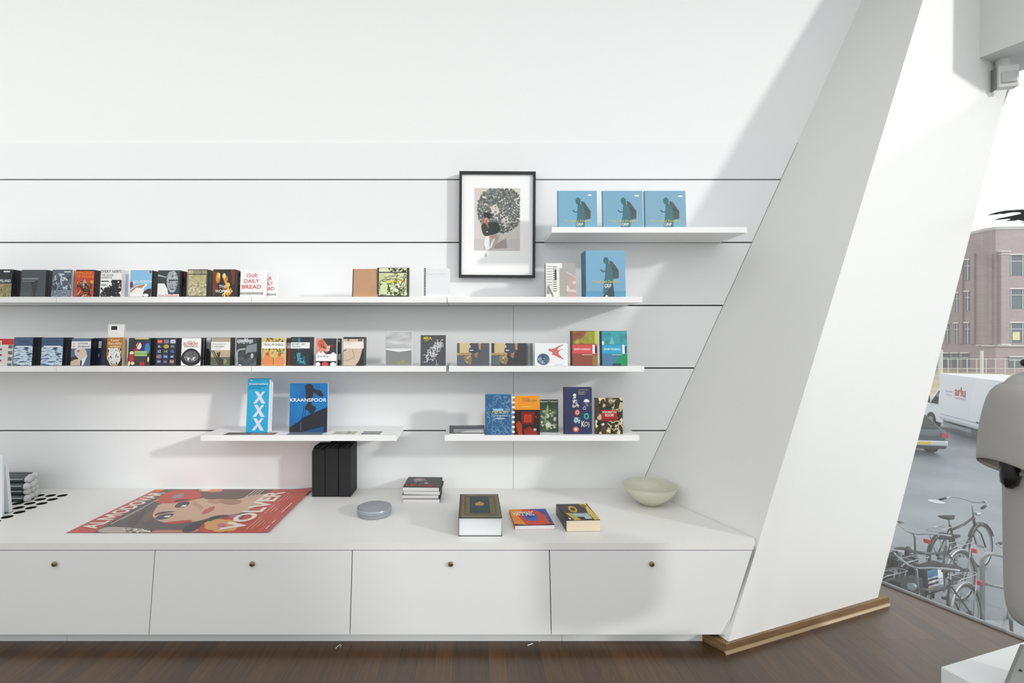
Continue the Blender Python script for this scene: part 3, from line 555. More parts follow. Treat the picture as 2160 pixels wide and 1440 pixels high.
book('film_case', 'film case with a pink-red face and white clouds split by a white band', 666, 709, 714, 2,
     [('p', [(0, .4), (0, 1), (.3, 1), (.5, .8), (.6, .7), (.45, .45), (.25, .5)], '#d98d7c'), ('e', .25, .8, .17, .16, '#c9624f'), ('p', [(.5, .45), (.45, .7), (.7, .75), (.65, .55)], '#e9b096'), ('p', [(0, .38), (.1, .5), (.3, .55), (.45, .42), (.7, .4), (.85, .52), (1, .4), (1, .36), (0, .36)], '#f2f0f0'), ('r', 0, .17, 1, .42, '#f2f0f0'), ('t', 'Good Wine', .05, .31, .6, .38, '#3b3436'), ('r', 0, 0, 1, .16, '#1d1b1f'), ('e', .45, .06, .16, .08, '#c9404a'), ('e', .1, .05, .12, .08, '#f2f0f0'), ('e', .85, .04, .14, .09, '#f2f0f0'), ('e', .77, .72, .08, .06, '#7d2b45'), ('q', 18, 8, .2, .48, .6, .8, .015, .12, ['#2b1a20'])], '#2f3036', n=2, kind='paper', pages='#e2e2e0', spine='#e2e2e0', back='spare booklet behind the pink-face cover')
book('film_case', 'black and grey film case edge between the pink-face and beige covers', 690, 719, 714, 2, [('r', .6, .2, 1, .42, '#a2a2a0'), ('r', .75, .88, .92, .95, '#bbbbbb')], '#2a2b2c', Y=3.17)
book('film_case', 'beige film case with a thin outline drawing and a pale label', 723, 767, 711, 2,
     [('p', [(0, 0), (0, .94), (1, .94), (.95, .6), (.8, .2), (.62, 0)], '#cdb7a0'), ('p', [(1, .6), (.95, .4), (.78, .12), (.62, 0), (1, 0)], '#28292c'), ('l', [(.0, .15), (.3, .2), (.55, .3), (.45, .58)], .006, .75, '#6d6257'), ('l', [(.0, .5), (.15, .56)], .012, .75, '#3b3833'), ('r', 0, .6, 1, .84, '#e8e2d9'), ('t', 'ATELIER', .03, .74, .4, .8, '#cfc5b8'), ('r', .72, .86, .92, .93, '#5d574e'), ('q', 19, 4, .1, .84, .35, .93, .01, .1, ['#5a554c'])], '#2a2a2b', n=5, back='black plastic film case behind the beige outline one')
book('book', 'pale grey book with a misty draped cloth photo', 813, 869, 699, 2,
     [('r', .02, .46, .98, .98, N(['#8f8f8e', '#b5b6b6', '#dadada'], 12, (.4, 1, 2), detail=3)), ('p', [(.02, .5), (.98, .5), (.98, .45), (.5, .4), (.02, .46)], '#dfe0df'), ('p', [(.02, .01), (.98, .01), (.98, .45), (.5, .4), (.02, .46)], '#858786'), ('s', 44, 26, .2, .05, .8, .16, .03, ['#9a9a5c', '#8c8d6a'])], '#c9cac9', t=.012, kind='paper', pages='#ececec', n=2, back='spare pale book behind the draped-cloth cover')
book('book', 'charcoal book with a yellow title and a tumbling cloud of white outline letters', 887, 940, 707, 2,
     [('t', 'MRA.', .12, .85, .46, .95, '#d9cc1c'), ('r', .14, .81, .3, .825, '#c9bd2a')] + [('q', 50+k, 10, .1+.55*(k/6), .12+.5*(k/6), .5+.4*(k/6), .35+.5*(k/6), .008, .22, ['#d8d8d8']) for k in range(7)] + [('l', [(.62, .2), (.64, .08)], .006, .75, '#d8d8d8'), ('t', 'NN', .6, .02, .7, .06, '#d8d8d8'), ('r', .14, .4, .15, .75, '#77797b')], '#4a4c4f', t=.012, kind='paper', pages='#d8d8d8')
land = [('r', .08, .55, .42, 1, '#cdb98c'), ('r', .0, .46, .45, .57, '#b0936a'), ('p', [(.4, 1), (.68, 1), (.74, .6), (.6, .5), (.36, .6)], '#4a4f5a'), ('p', [(.66, 1), (.74, 1), (.74, .7), (.68, .72)], '#b98f66'), ('r', .02, .04, .25, .44, '#5d6a6c'),
        ('e', .34, .28, .13, .2, '#8a7a60'), ('s', 60, 16, .22, .08, .45, .45, .04, ['#c2a67c', '#5b5348', '#8e7c62']), ('p', [(.55, .55), (.66, .6), (.62, .32), (.54, .4)], '#9c7b55'), ('r', .38, .8, .42, .9, '#d8dcdf'), ('r', .4, .66, .5, .7, '#d8dcdf')]
book('book', 'wide landscape book with a brown interior photo, left of its twin', 964, 1032, 724, 2, land, '#56595f', spine='#1b1b1c', t=.016, n=2, kind='paper', group='landscape photo books', Y=3.13, back='spare landscape book behind the left interior-photo one')
book('book', 'wide landscape book with a brown interior photo, right of its twin', 1037, 1111, 724, 2, land, '#3b3a3b', spine='#111111', t=.016, n=1, kind='paper', group='landscape photo books')
book('book', 'dark grey landscape book edge behind the right interior-photo book', 1062, 1124, 724, 2, [('r', .85, 0, .9, 1, '#9a9c9e')], '#6f7274', t=.012, kind='paper', Y=3.165)
book('book', 'white landscape book with a red splash and a crumpled blue ball', 1128, 1198, 724, 2,
     [('e', .26, .28, .19, .26, '#54657c'), ('s', 61, 22, .1, .08, .42, .5, .055, ['#8fa3b8', '#34435a', '#a9b8c8', '#5d6f87']), ('p', [(.42, .18), (.46, .28), (.36, .1)], '#b55a52'), ('p', [(.42, .78), (.55, .72), (.72, .88), (.92, .96), (.74, .82), (.66, .66), (.9, .78), (.68, .6), (.8, .4), (.92, .24), (.7, .38), (.55, .5), (.5, .45), (.56, .6), (.42, .64)], '#cf6a64'), ('p', [(.6, .55), (.7, .78), (.8, .9), (.66, .7)], '#e8a6a0'), ('r', .6, .04, .85, .06, '#a9abad')], '#e9ecee', t=.014, kind='paper', pages='#dadcdd', n=2, back='spare white landscape book behind the red-splash one')
book('film_case', 'red-brown and lime film case with a red title block', 1207, 1261, 698, 2,
     [('r', 0, .62, 1, 1, N(['#7b3f30', '#8a5a34', '#b7c23a'], 14)), ('p', [(.3, .7), (.6, .98), (1, 1), (1, .62), (.5, .62)], N(['#a9a83a', '#8b7a36'], 20)), ('r', .9, .62, 1, 1, '#b2cf3c'), ('r', .8, 0, 1, .3, N(['#8a7a35', '#a2702f'], 15)), ('r', 0, .34, 1, .6, '#d2504e'), ('t', 'EMPOWERED', .08, .44, .72, .5, '#f1dcda'), ('r', .81, .34, .9, .6, '#f0efee'), ('r', .91, .36, .98, .56, '#25262a'), ('r', .38, .3, .8, .32, '#e4b8a8')], '#8f4a3a', spine='#101012', n=3, back='black-spined film case behind the red and lime one', t=.017)
book('film_case', 'teal and green film case with a blue title block', 1270, 1324, 698, 2,
     [('r', 0, .62, 1, 1, N(['#1b7f8c', '#3fa0a8', '#2a7f86'], 14)), ('e', .04, .65, .05, .06, '#cfe2e4'), ('p', [(.3, .62), (.4, .85), (.5, .62)], '#79b9bf'), ('p', [(.5, 0), (1, 0), (1, .33), (.8, .33), (.6, .15)], '#16935a'), ('p', [(0, 0), (.45, 0), (.6, .3), (0, .33)], '#4a7c9c'), ('r', .4, 0, .75, .06, '#22405a'), ('r', 0, .34, 1, .6, '#2fa0c6'), ('t', 'EMPTINESS', .08, .44, .72, .5, '#d9edf3'), ('r', .81, .34, .9, .6, '#eff1f1'), ('r', .91, .36, .98, .56, '#2f5a4c'), ('r', .38, .3, .8, .32, '#a8c8cc')], '#2f8a94', spine='#0e1013', n=3, back='black-spined film case behind the teal and green one', t=.017)
# ---- lowest row (row 3)
XY = 3.19
def bigx(cu, cv, s):
    h = .112; c_ = '#d6d6e2'
    return [('p', [(cu+.14, cv+h), (cu+.26, cv+h), (cu-.12, cv-h), (cu-.27, cv-h)], c_), ('p', [(cu-.22, cv+h), (cu-.06, cv+h), (cu+.30, cv-h), (cu+.12, cv-h)], c_)]
book('book', 'tall cyan paperback with three large pale crosses', 518, 565, 800, 3,
     bigx(.55, .65, 1)+bigx(.54, .4, 1)+bigx(.53, .15, 1)+[('t', 'RESTAURANTS AMSTERDAM', .06, .885, .92, .915, '#f0f6f8'), ('r', .1, .86, .85, .872, '#0d5d80'), ('r', .05, .82, .6, .83, '#0d4d6c'), ('r', .1, .965, .22, .975, '#f0f6f8')], '#15a4d0', t=.028, Y=XY, kind='paper', pages='#e4e4ea', yaw=-3, n=2, tilt=5, back='spare tall cyan paperback behind the three-crosses one')
book('book', 'square blue book with a dark crane silhouette and white title', 610, 690, 809, 3,
     [('p', [(0, 0), (0, .1), (.25, .22), (.35, .3), (1, .52), (1, 0)], '#20242f'), ('p', [(.3, .0), (.9, .12), (.9, 0)], '#1b4c82'), ('p', [(.38, .96), (.5, 1), (.6, .97), (.62, .9), (.7, .86), (.8, .87), (.92, .72), (.8, .72), (.68, .8), (.62, .82), (.6, .7), (.56, .6), (.6, .55), (.72, .5), (.66, .42), (.56, .36), (.5, .44), (.38, .48), (.46, .58), (.5, .62), (.42, .7), (.42, .84)], '#252b36'),
      ('l', [(.38, .5), (.34, .3), (.3, .2)], .006, 1, '#20242f'), ('l', [(.42, .46), (.4, .3)], .006, 1, '#20242f'), ('l', [(.66, .44), (.52, .32), (.6, .34)], .01, 1, '#20242f'), ('t', 'KRAANSPOOR', .01, .625, .97, .695, '#f1f3f8'), ('r', .3, .02, .31, .2, '#7b8ba2')], N(['#0c5fa2', '#1380c2'], 6), t=.02, Y=3.205, kind='paper', pages='#cfd6dc', n=1, tilt=3)
def card(x0, x1, y0, y1, row, label, art, base, yaw=0):
    Yc = (SF+XY)/2 if True else 0
    zc = ZT[row]; A_ = (EYE-zc)*F/(y1-CY); B_ = (EYE-zc)*F/(y0-CY)
    mb = MB(); xa = (x0-CX)/F*A_; xb = (x1-CX)/F*A_
    B_ = min(B_, A_+.2)
    xs = .0
    mb.box((xa, A_, zc+.0004), (xb, B_, zc+.0022), base)
    paint(mb, art, lambda u, v, l: (xa+(xb-xa)*u, A_+(B_-A_)*v, zc+.0022+l))
    return mb.build('postcard')
tag(card(471, 577, 912.5, 917, 3, '', [('r', 0, .0, .5, 1, '#5d5652'), ('r', .5, 0, 1, 1, '#8d7468')], '#8a817a'), 'brown and grey flat card lying before the cyan paperback', 'card', 'flat cards on the lower left shelf')
tag(card(604, 678, 911, 917, 3, '', [('r', .02, .05, .98, .95, '#77808a')], '#8e959c'), 'blue-grey flat card lying before the square blue book', 'card', 'flat cards on the lower left shelf')
tag(card(697, 752, 909.5, 917, 3, '', [('r', .05, .08, .9, .9, N(['#5d6156', '#b9b7a0', '#dcdcd2'], 40))], '#e6e6e3'), 'white-bordered flat photo card nearer the blue book', 'card', 'flat cards on the lower left shelf')
tag(card(758, 803, 910, 917, 3, '', [('r', .05, .08, .95, .42, '#55585a'), ('r', .05, .58, .95, .92, '#66696b')], '#e6e6e3'), 'white-bordered flat photo card nearest the right end of its shelf', 'card', 'flat cards on the lower left shelf')
Z3 = ZT[3]
# low grey open booklet on a pile of pages
t = thing('booklet', 'low dark grey booklet lying flat on white pages beside the blue blueprint book', 'booklet')
xa, xb = (948-CX)/F*3.13, (1022-CX)/F*3.13
mb = MB(); mb.box((xa, 3.13, Z3+.0003), (xb, 3.36, Z3+.006), '#ecebe8'); mb.build('pages', t)
mb = MB(); r_ = []
for k in range(9):
    u = k/8; r_.append([(xa+(xb-xa)*u, 3.131, Z3+.0065), (xa+(xb-xa)*u, 3.131, Z3+.048+.012*(2*u-1)**2), (xa+(xb-xa)*u, 3.34, Z3+.02+.004*u), (xa+(xb-xa)*u, 3.34, Z3+.0065)])
mb.loft(r_, M('#55565a', .5)); paint(mb, [('r', .12, .12, .98, .6, '#8d8e90'), ('p', [(.3, .12), (.5, .4), (.95, .5), (.98, .12)], '#b4b5b5')], lambda u, v, l: (xa+(xb-xa)*u, 3.1305-l, Z3+.0065+v*.05)); mb.build('cover', t)
book('book', 'thick blue book with a pale blueprint pattern and a yellow title', 1024, 1078, 832, 3,
     [('q', 70, 110, .03, .03, .97, .97, .0045, .16, ['#7fb0d2', '#5f94bf', '#9cc2da']), ('r', .3, .6, .7, .65, '#9cc4dd'), ('t', 'METACITY', .28, .53, .9, .6, '#e0d560'), ('t', 'DATATOWN', .35, .46, .85, .49, '#dbe7ee'), ('r', .4, .4, .75, .42, '#dbe7ee')] , '#34608c', spine='#274a70', t=.05, Y=3.125, kind='paper', pages='#5aa2ce', tilt=0, n=1, spine_art=[('q', 71, 8, 0, 0, 1, 1, .02, .2, ['#6fa6cb'])])
t = book('book', 'orange and black book with a glowing red screen picture', 1085, 1139, 835, 3,
     [('r', 0, .64, 1, 1, '#e8951c'), ('t', 'LOCAL', .32, .91, .6, .95, '#8a5210'), ('t', 'CONNECTIONS', .32, .85, .88, .9, '#8a5210'), ('r', .3, .71, .65, .73, '#f3c070'), ('p', [(.28, .27), (.28, .6), (.8, .58), (.76, .26)], '#70180f'), ('p', [(.38, .32), (.38, .52), (.68, .52), (.66, .32)], '#c63a18'), ('p', [(.43, .35), (.43, .48), (.62, .48), (.6, .35)], '#a82f16'), ('r', .8, .45, .88, .47, '#c8371c'), ('p', [(.05, .28), (.2, .36), (.3, .24), (.3, 0), (.15, 0)], '#b03516'), ('p', [(.35, .12), (.6, .22), (.9, .06), (.9, 0), (.4, 0)], '#8c2410'), ('r', .75, .1, .86, .16, '#a9b4b8')], '#251512', spine='#3c2417', t=.02, Y=3.13, kind='paper', tilt=2)
mb = MB(); w_ = 54/F*3.13
for k in range(8): mb.box((-w_/2-.016, -.006, .012+k*.031), (-w_/2+.002, .012, .024+k*.031), '#eef0f2')
mb.build('binding', t)
book('book', 'small green book with pale flowers, half behind the orange book', 1134, 1178, 843, 3,
     [('t', 'Anouar Tulipani', .12, .91, .96, .965, '#f0f1ec'), ('s', 80, 40, .2, .12, .85, .68, .06, ['#c2cc9c', '#9fb083', '#e0e5cc', '#7e9270']), ('p', [(.42, .7), (.5, .87), (.56, .7)], '#a9bd6b'), ('e', .52, .22, .14, .08, '#e8ebd8'), ('t', 'REVUE', .6, .2, .92, .24, '#e0e5d8'), ('r', .1, .22, .35, .235, '#c6ccc0')], N(['#33422f', '#566b55'], 8), t=.012, Y=3.215, kind='paper', pages='#d8d9d0', n=1, tilt=3)
book('book', 'tall navy book with scattered white and teal emblems', 1190, 1249, 817, 3,
     [('t', 'BOOK,', .52, .88, .78, .91, '#b9b08c'), ('t', 'STORY', .52, .84, .76, .87, '#b9b08c'), ('r', .52, .94, .88, .95, '#a89f80'), ('e', .38, .83, .06, .035, '#d9d8d4'), ('q', 90, 10, .32, .66, .46, .78, .012, .1, ['#d9d8d4']), ('q', 91, 10, .3, .58, .56, .64, .012, .1, ['#d9d3c0']), ('p', [(.7, .68), (.74, .74), (.82, .75), (.9, .72), (.92, .68)], '#e2e2e0'), ('q', 92, 8, .72, .6, .98, .66, .01, .08, ['#8b8fa2']), ('e', .47, .46, .1, .065, '#c24a36'), ('t', 'O', .42, .42, .53, .5, '#e8dccb'), ('e', .8, .38, .1, .07, '#28a48e'), ('e', .8, .38, .04, .03, '#1f2748'),
      ('q', 93, 12, .35, .24, .56, .34, .014, .14, ['#a8cfd0']), ('t', 'K', .62, .15, .74, .28, '#e3e0d8'), ('t', 'O)', .72, .14, .9, .26, '#cfcdc8'), ('e', .42, .1, .11, .06, '#d9623f'), ('e', .42, .1, .05, .03, '#e9ddd0'), ('e', .73, .55, .06, .035, '#b8b9bf'), ('e', .73, .55, .04, .022, '#262c4e')], '#2a3056', spine='#14172a', t=.03, Y=3.15, kind='hard', tilt=2, pages='#dcdcd4')
book('book', 'dark sepia book with a red label and crowded machine parts', 1256, 1314, 839, 3,
     [('s', 95, 60, 0, 0, 1, 1, .09, ['#d9cda6', '#2b2418', '#8b7f5f', '#1c1712', '#4a3f2c', '#c2b489']), ('q', 96, 20, 0, 0, 1, 1, .012, .3, ['#1c1712', '#d9cda6']), ('r', .22, .36, .8, .66, '#a3231f'), ('t', 'MONUMENTALE', .26, .58, .77, .63, '#f0e3da'), ('t', 'ROOM', .36, .48, .66, .56, '#f0e3da'), ('r', .22, .39, .8, .41, '#4d100e')], '#3a3122', spine='#4a1a16', t=.022, Y=3.15, kind='paper', tilt=2)

# ================================================================ FRAMED PRINT
t = thing('picture_frame', 'black-framed print with a wide white mount hanging on the panelled wall', 'picture')
fx = Matrix.Translation(pt(1048.7, 474, 3.405)) @ Matrix.Rotation(math.radians(.35), 4, 'Y')
hw = 160.5/2/F*3.405; hh = 223/2/F*3.405; fw = .0175
mb = MB()
for a, b in (((-hw, -hh), (-hw+fw, hh)), ((hw-fw, -hh), (hw, hh)), ((-hw+fw, hh-fw), (hw-fw, hh)), ((-hw+fw, -hh), (hw-fw, -hh+fw))):
    mb.box((a[0], -.015, a[1]), (b[0], .022, b[1]), M('#1b1b1c', .4))
mb.build('frame', t, xf=fx)
mb = MB(); mb.box((-hw+fw, .0, -hh+fw), (hw-fw, .006, hh-fw), M('#f5f5f4', .6)); mb.build('mount', t, xf=fx)
mb = MB(); pw = (-.048-.0-.055, .0)
X0, X1 = -.158, .158; Z0, Z1 = -.178, .253
fn = lambda u, v, l: (X0+(X1-X0)*u, -.0004-l, Z0+(Z1-Z0)*v)
mb.poly([fn(0, 0, 0), fn(1, 0, 0), fn(1, 1, 0), fn(0, 1, 0)], N(['#cfc8c0', '#d9d4cd'], 5))
R = random.Random(5); leaf = []
for k in range(1250):
    a = R.uniform(0, 6.28); r = math.sqrt(R.random()); u = .56+.5*r*math.cos(a); v = .66+.38*r*math.sin(a)
    if 0.02 < u < .99 and .17 < v < .99 and not (math.hypot(u-.45, v-.66) < .09 and R.random() < .85) and not (math.hypot(u-.68, v-.45) < .1 and R.random() < .5): leaf.append((u, v))
for i, (u, v) in enumerate(leaf):
    leafc = R.choice(['#5a615e', '#6a716d', '#50585a', '#7a8071', '#5a6261', '#8b8f8a']); s_ = R.uniform(.014, .034); ph = R.uniform(0, 6)
    mb.poly([fn(min(1, max(0, u+s_*(1 if j % 2 else .75)*math.cos(ph+j*1.047))), min(1, v+s_*.75*(1 if j % 2 else .75)*math.sin(ph+j*1.047)), .0001+i*2e-7) for j in range(6)], leafc)
paint(mb, [('r', 0, 0, 1, .18, '#c9c3bf'), ('p', [(.42, .08), (.7, .2), (.72, .04), (.45, .03)], '#a29893'), ('p', [(.3, .27), (.57, .25), (.48, .1), (.36, .0), (.2, .02)], '#b5aca4'), ('p', [(.2, .6), (.3, .62), (.4, .58), (.34, .5), (.22, .52)], '#2f3434'), ('e', .26, .48, .05, .05, '#d98f76'), ('p', [(.15, .42), (.24, .44), (.5, .47), (.56, .38), (.54, .28), (.38, .25), (.22, .22), (.16, .32)], '#39403f'), ('p', [(.22, .47), (.28, .5), (.31, .36), (.26, .42)], '#c96a5a'),
            ('p', [(.24, .22), (.33, .24), (.34, .02), (.26, .0), (.22, .1)], '#efefee'), ('p', [(.4, .18), (.46, .2), (.38, .04), (.33, .03)], '#efefee'), ('e', .41, .22, .07, .025, '#cf9a92'), ('e', .28, .3, .013, .009, '#f2f2f2')], lambda u, v, l: fn(u, v, .0003+l), .0001)
mb.poly([(-.09, -.0009, -.22), (-.075, -.0009, -.19), (-.068, -.0009, -.22)], '#b9b9b9')
mb.build('print', t, xf=fx)

# ================================================================ THINGS ON THE WORKTOP
def bp(px, py, z=BZ):
    Y = (EYE-z)*F/(py-CY); return ((px-CX)/F*Y, Y)
# poster
mb = MB()
def zp(x, y): return bp(100+x/3.6, 1010+y/3.6)
def pz(pts): return [zp(*p) for p in pts]
edge = [(-2.188, 2.665), (-1.10, 2.665), (-1.085, 2.70), (-1.10, 3.425), (-2.19, 3.435)]
nx, ny = 60, 30
def lift(x, y):
    u = (x+2.19)/1.1; v = (y-2.66)/.78
    return .0012+.012*max(0, u-.86)/.14*max(0, v)+.010*max(0, (u-.93))/.07*(1-v)
def P3(x, y, l): return (x, y, BZ+lift(x, y)+l)
red = M('#bd4637', .32)
vs = []; fs = []
for j in range(ny+1):
    for i in range(nx+1):
        x = -2.188+1.095*i/nx; y = 2.663+(3.425-2.663)*j/ny; vs.append(P3(x, y, 0))
for j in range(ny):
    for i in range(nx): fs.append((j*(nx+1)+i, j*(nx+1)+i+1, (j+1)*(nx+1)+i+1, (j+1)*(nx+1)+i))
mb.raw(vs, fs, red)
LV = [.0002]
def pp(pts, c):
    if len(pts) > 4 and pts[0] != (345, 410): pts = soften(pts)
    q = [(min(-1.094, max(-2.187, x)), min(3.424, max(2.664, y))) for x, y in pz(pts)]
    mb.poly([P3(x, y, LV[0]) for x, y in q], M(c, .4) if isinstance(c, str) else c); LV[0] += .000018
pp([(345, 410), (895, 75), (1725, 72), (1360, 410)], '#5a504c')
pp([(352, 412), (430, 365), (560, 365), (780, 385), (740, 412)], '#b3a99d')
pp([(760, 412), (830, 385), (1050, 390), (1180, 375), (1130, 412)], '#b8765c')
pp([(790, 235), (850, 190), (960, 165), (1200, 150), (1310, 100), (1520, 95), (1700, 90), (1640, 185), (1500, 250), (1420, 272), (1280, 274), (1190, 312), (1080, 330), (880, 335), (800, 300)], '#d2ab92')
pp([(1150, 150), (1300, 72), (1725, 72), (1680, 115), (1560, 120), (1440, 160), (1300, 160)], '#6b5049')
pp([(1200, 160), (1320, 150), (1400, 165), (1340, 185), (1240, 190)], '#b88f78')
pp([(810, 168), (900, 98), (1000, 84), (1150, 84), (1182, 140), (1050, 178), (850, 192)], '#bd4637')
pp([(940, 140), (1000, 112), (1045, 115), (1020, 142), (960, 152)], '#8f8a84')
pp([(1140, 90), (1180, 72), (1330, 72), (1330, 100), (1190, 100)], '#d98a5c')
pp([(1160, 82), (1200, 74), (1250, 76), (1230, 90), (1180, 92)], '#e6dccf')
pp([(955, 215), (1000, 175), (1085, 170), (1075, 200), (1010, 222)], '#4a3f3c')
pp([(1008, 212), (1030, 200), (1060, 198), (1045, 210)], '#f0eeea')
pp([(808, 305), (860, 268), (975, 260), (930, 298), (850, 312)], '#4a3f3c')
pp([(880, 292), (900, 280), (945, 278), (920, 292)], '#f0eeea')
pp([(1085, 150), (1130, 175), (1190, 215), (1175, 240), (1150, 238), (1160, 218), (1110, 180)], '#c0967e')
pp([(950, 178), (985, 158), (1050, 152), (1090, 160), (1050, 162), (990, 172)], '#3a302e')
pp([(800, 285), (840, 255), (920, 245), (990, 250), (920, 255), (850, 270)], '#3a302e')
pp([(720, 300), (790, 225), (850, 190), (810, 240), (790, 300), (740, 340)], '#75574a')
pp([(1010, 400), (1060, 350), (1180, 318), (1290, 275), (1340, 280), (1200, 330), (1120, 395), (1060, 412)], '#39302f')
pp([(600, 330), (700, 250), (760, 210), (720, 290), (660, 350), (610, 370)], '#4a4240')
pp([(1168, 272), (1185, 240), (1240, 214), (1276, 206), (1262, 240), (1205, 266)], '#c35b5c')
pp([(860, 335), (1000, 318), (1110, 310), (1080, 335), (900, 345)], '#b8412f')
pp([(1080, 180), (1160, 235), (1180, 235), (1130, 190)], '#c49a82')
pp([(1120, 412), (1190, 330), (1370, 290), (1480, 275), (1400, 412)], '#b8402f')
pp([(1360, 275), (1450, 270), (1480, 290), (1420, 310)], '#b06a80')
for ang in range(7):
    a_ = ang*2*math.pi/7; c0 = (1325+85*math.cos(a_), 355+30*math.sin(a_))
    pp([(c0[0]+62*math.cos(a_+k*.785), c0[1]+22*math.sin(a_+k*.785)) for k in range(8)], '#d9a060')
pp([(1325+40*math.cos(k*.785), 355+17*math.sin(k*.785)) for k in range(8)], '#c06a8c')
pp([(1290, 165), (1400, 150), (1500, 170), (1420, 200), (1330, 190)], '#a8806e')
pp([(798, 72), (895, 72), (878, 90), (790, 88)], '#d9a03c')
for seed in range(3):
    R = random.Random(seed)
for k in range(30):
    x = R.uniform(560, 770); y = R.uniform(378, 408); pp([(x, y), (x+R.uniform(8, 40), y-R.uniform(2, 10)), (x+R.uniform(10, 45), y+R.uniform(0, 8))], random.Random(k).choice(['#eeeae2', '#2c2826']))
def ptext(s, a, b, h0, h1, c):       # runs away from the viewer, letter tops to the left
    vs, fs = text_geo(s, .035)
    mb.raw([P3(h0+(h1-h0)*y, a+(b-a)*x, LV[0]) for x, y in vs], fs, M(c, .4)); LV[0] += .000018
ptext('VOLVER', 2.70, 3.37, -1.26, -1.385, '#e8e0d4')
ptext('AL', 2.72, 2.838, -2.07, -2.165, '#e8e0d4'); ptext('ODOVAR', 2.948, 3.35, -2.07, -2.165, '#e8e0d4')
mb.poly([P3(-2.07-.095*v, 2.848+.09*u, LV[0]) for u, v in ((0, 0), (0, 1), (.24, 1), (.5, .5), (.76, 1), (1, 1), (1, 0), (.8, 0), (.8, .62), (.56, .14), (.44, .14), (.2, .62), (.2, 0))], M('#e8e0d4', .4))
LV[0] += .00002
def pl_(x0, x1, y0, y1, c='#e0b09c'):
    mb.poly([P3(x0, y0, LV[0]), P3(x1, y0, LV[0]), P3(x1, y1, LV[0]), P3(x0, y1, LV[0])], M(c, .4))
for k, (a, b) in enumerate(((2.7, 2.9), (2.95, 3.1), (3.15, 3.35))):
    for j in range(4): pl_(-1.235+.022*j, -1.230+.022*j, a+.02*j, b-.03*j)
pl_(-1.135, -1.128, 2.95, 3.12, '#ecdccf'); pl_(-1.125, -1.118, 2.7, 2.75, '#ecdccf'); pl_(-1.125, -1.118, 2.78, 2.83, '#ecdccf')
pl_(-2.035, -2.028, 2.78, 3.2, '#d8ccc0'); pl_(-2.02, -2.016, 2.85, 3.05, '#d8ccc0')
for j in range(4): pl_(-1.49+.02*j, -1.482+.02*j, 3.2, 3.4, '#c9beb4')
tag(mb.build('film_poster', smooth=False), 'large red film poster with a woman\'s face lying flat on the worktop', 'poster')
# round grey tin
t = thing('tin', 'round matt grey lidded tin on the worktop by the black files', 'tin')
c = bp(790, 1084); r = 36/F*c[1]; hN = .048
mb = MB(); G = M('#a3a8ae', .32, .55)
mb.lathe([(0, .0005), (r*.93, .0005), (r*.97, .004), (r*.97, .018)], G, 56, (c[0], c[1], BZ)); mb.build('body', t, smooth=True)
mb = MB(); mb.lathe([(r*.975, .0185), (r, .020), (r, hN-.006), (r*.985, hN-.001), (r*.95, hN), (r*.9, hN-.001), (0, hN-.001)], G, 56, (c[0], c[1], BZ)); mb.build('lid', t, smooth=True)
# black magazine files
for i, (a, b, tp, lab) in enumerate(((658, 685, .325, 'leftmost black magazine file with a slanted top corner, beside the poster'), (686, 713, .338, 'middle black magazine file of the three on the worktop'), (714.5, 740, .338, 'rightmost black magazine file of the three on the worktop'))):
    Yf = 3.262; t = thing('magazine_file', lab, 'file box', group='black magazine files'); xa = (a-CX)/F*Yf; xb = (b-CX)/F*Yf
    K = M('#17171a', .7, bump=(60, .15)); mb = MB()
    prof = [(Yf, BZ+.001), (Yf, BZ+tp-.02-(.0 if i else .005)), (Yf+.05, BZ+tp), (D-.006, BZ+tp), (D-.006, BZ+.001)]
    for x0, x1 in ((xa, xa+.003), (xb-.003, xb)):
        mb.hexa([(x0, y, z) for y, z in prof], [(x1, y, z) for y, z in prof], K)
    mb.box((xa+.003, Yf, BZ+.001), (xb-.003, Yf+.003, BZ+tp-.02), K); mb.box((xa+.003, Yf+.003, BZ+.001), (xb-.003, D-.006, BZ+.004), K); mb.box((xa+.003, D-.009, BZ+.004), (xb-.003, D-.006, BZ+tp), K)
    mb.build('box', t, bevel=.001)
    mb = MB()
    for k in range(4):
        x0 = xa+.006+k*.0185; mb.box((x0, Yf+.006, BZ+.005), (x0+.016, Yf+.16, BZ+tp-.012-.004*(k % 2)), M('#1d1d20', .6))
    mb.build('papers', t)
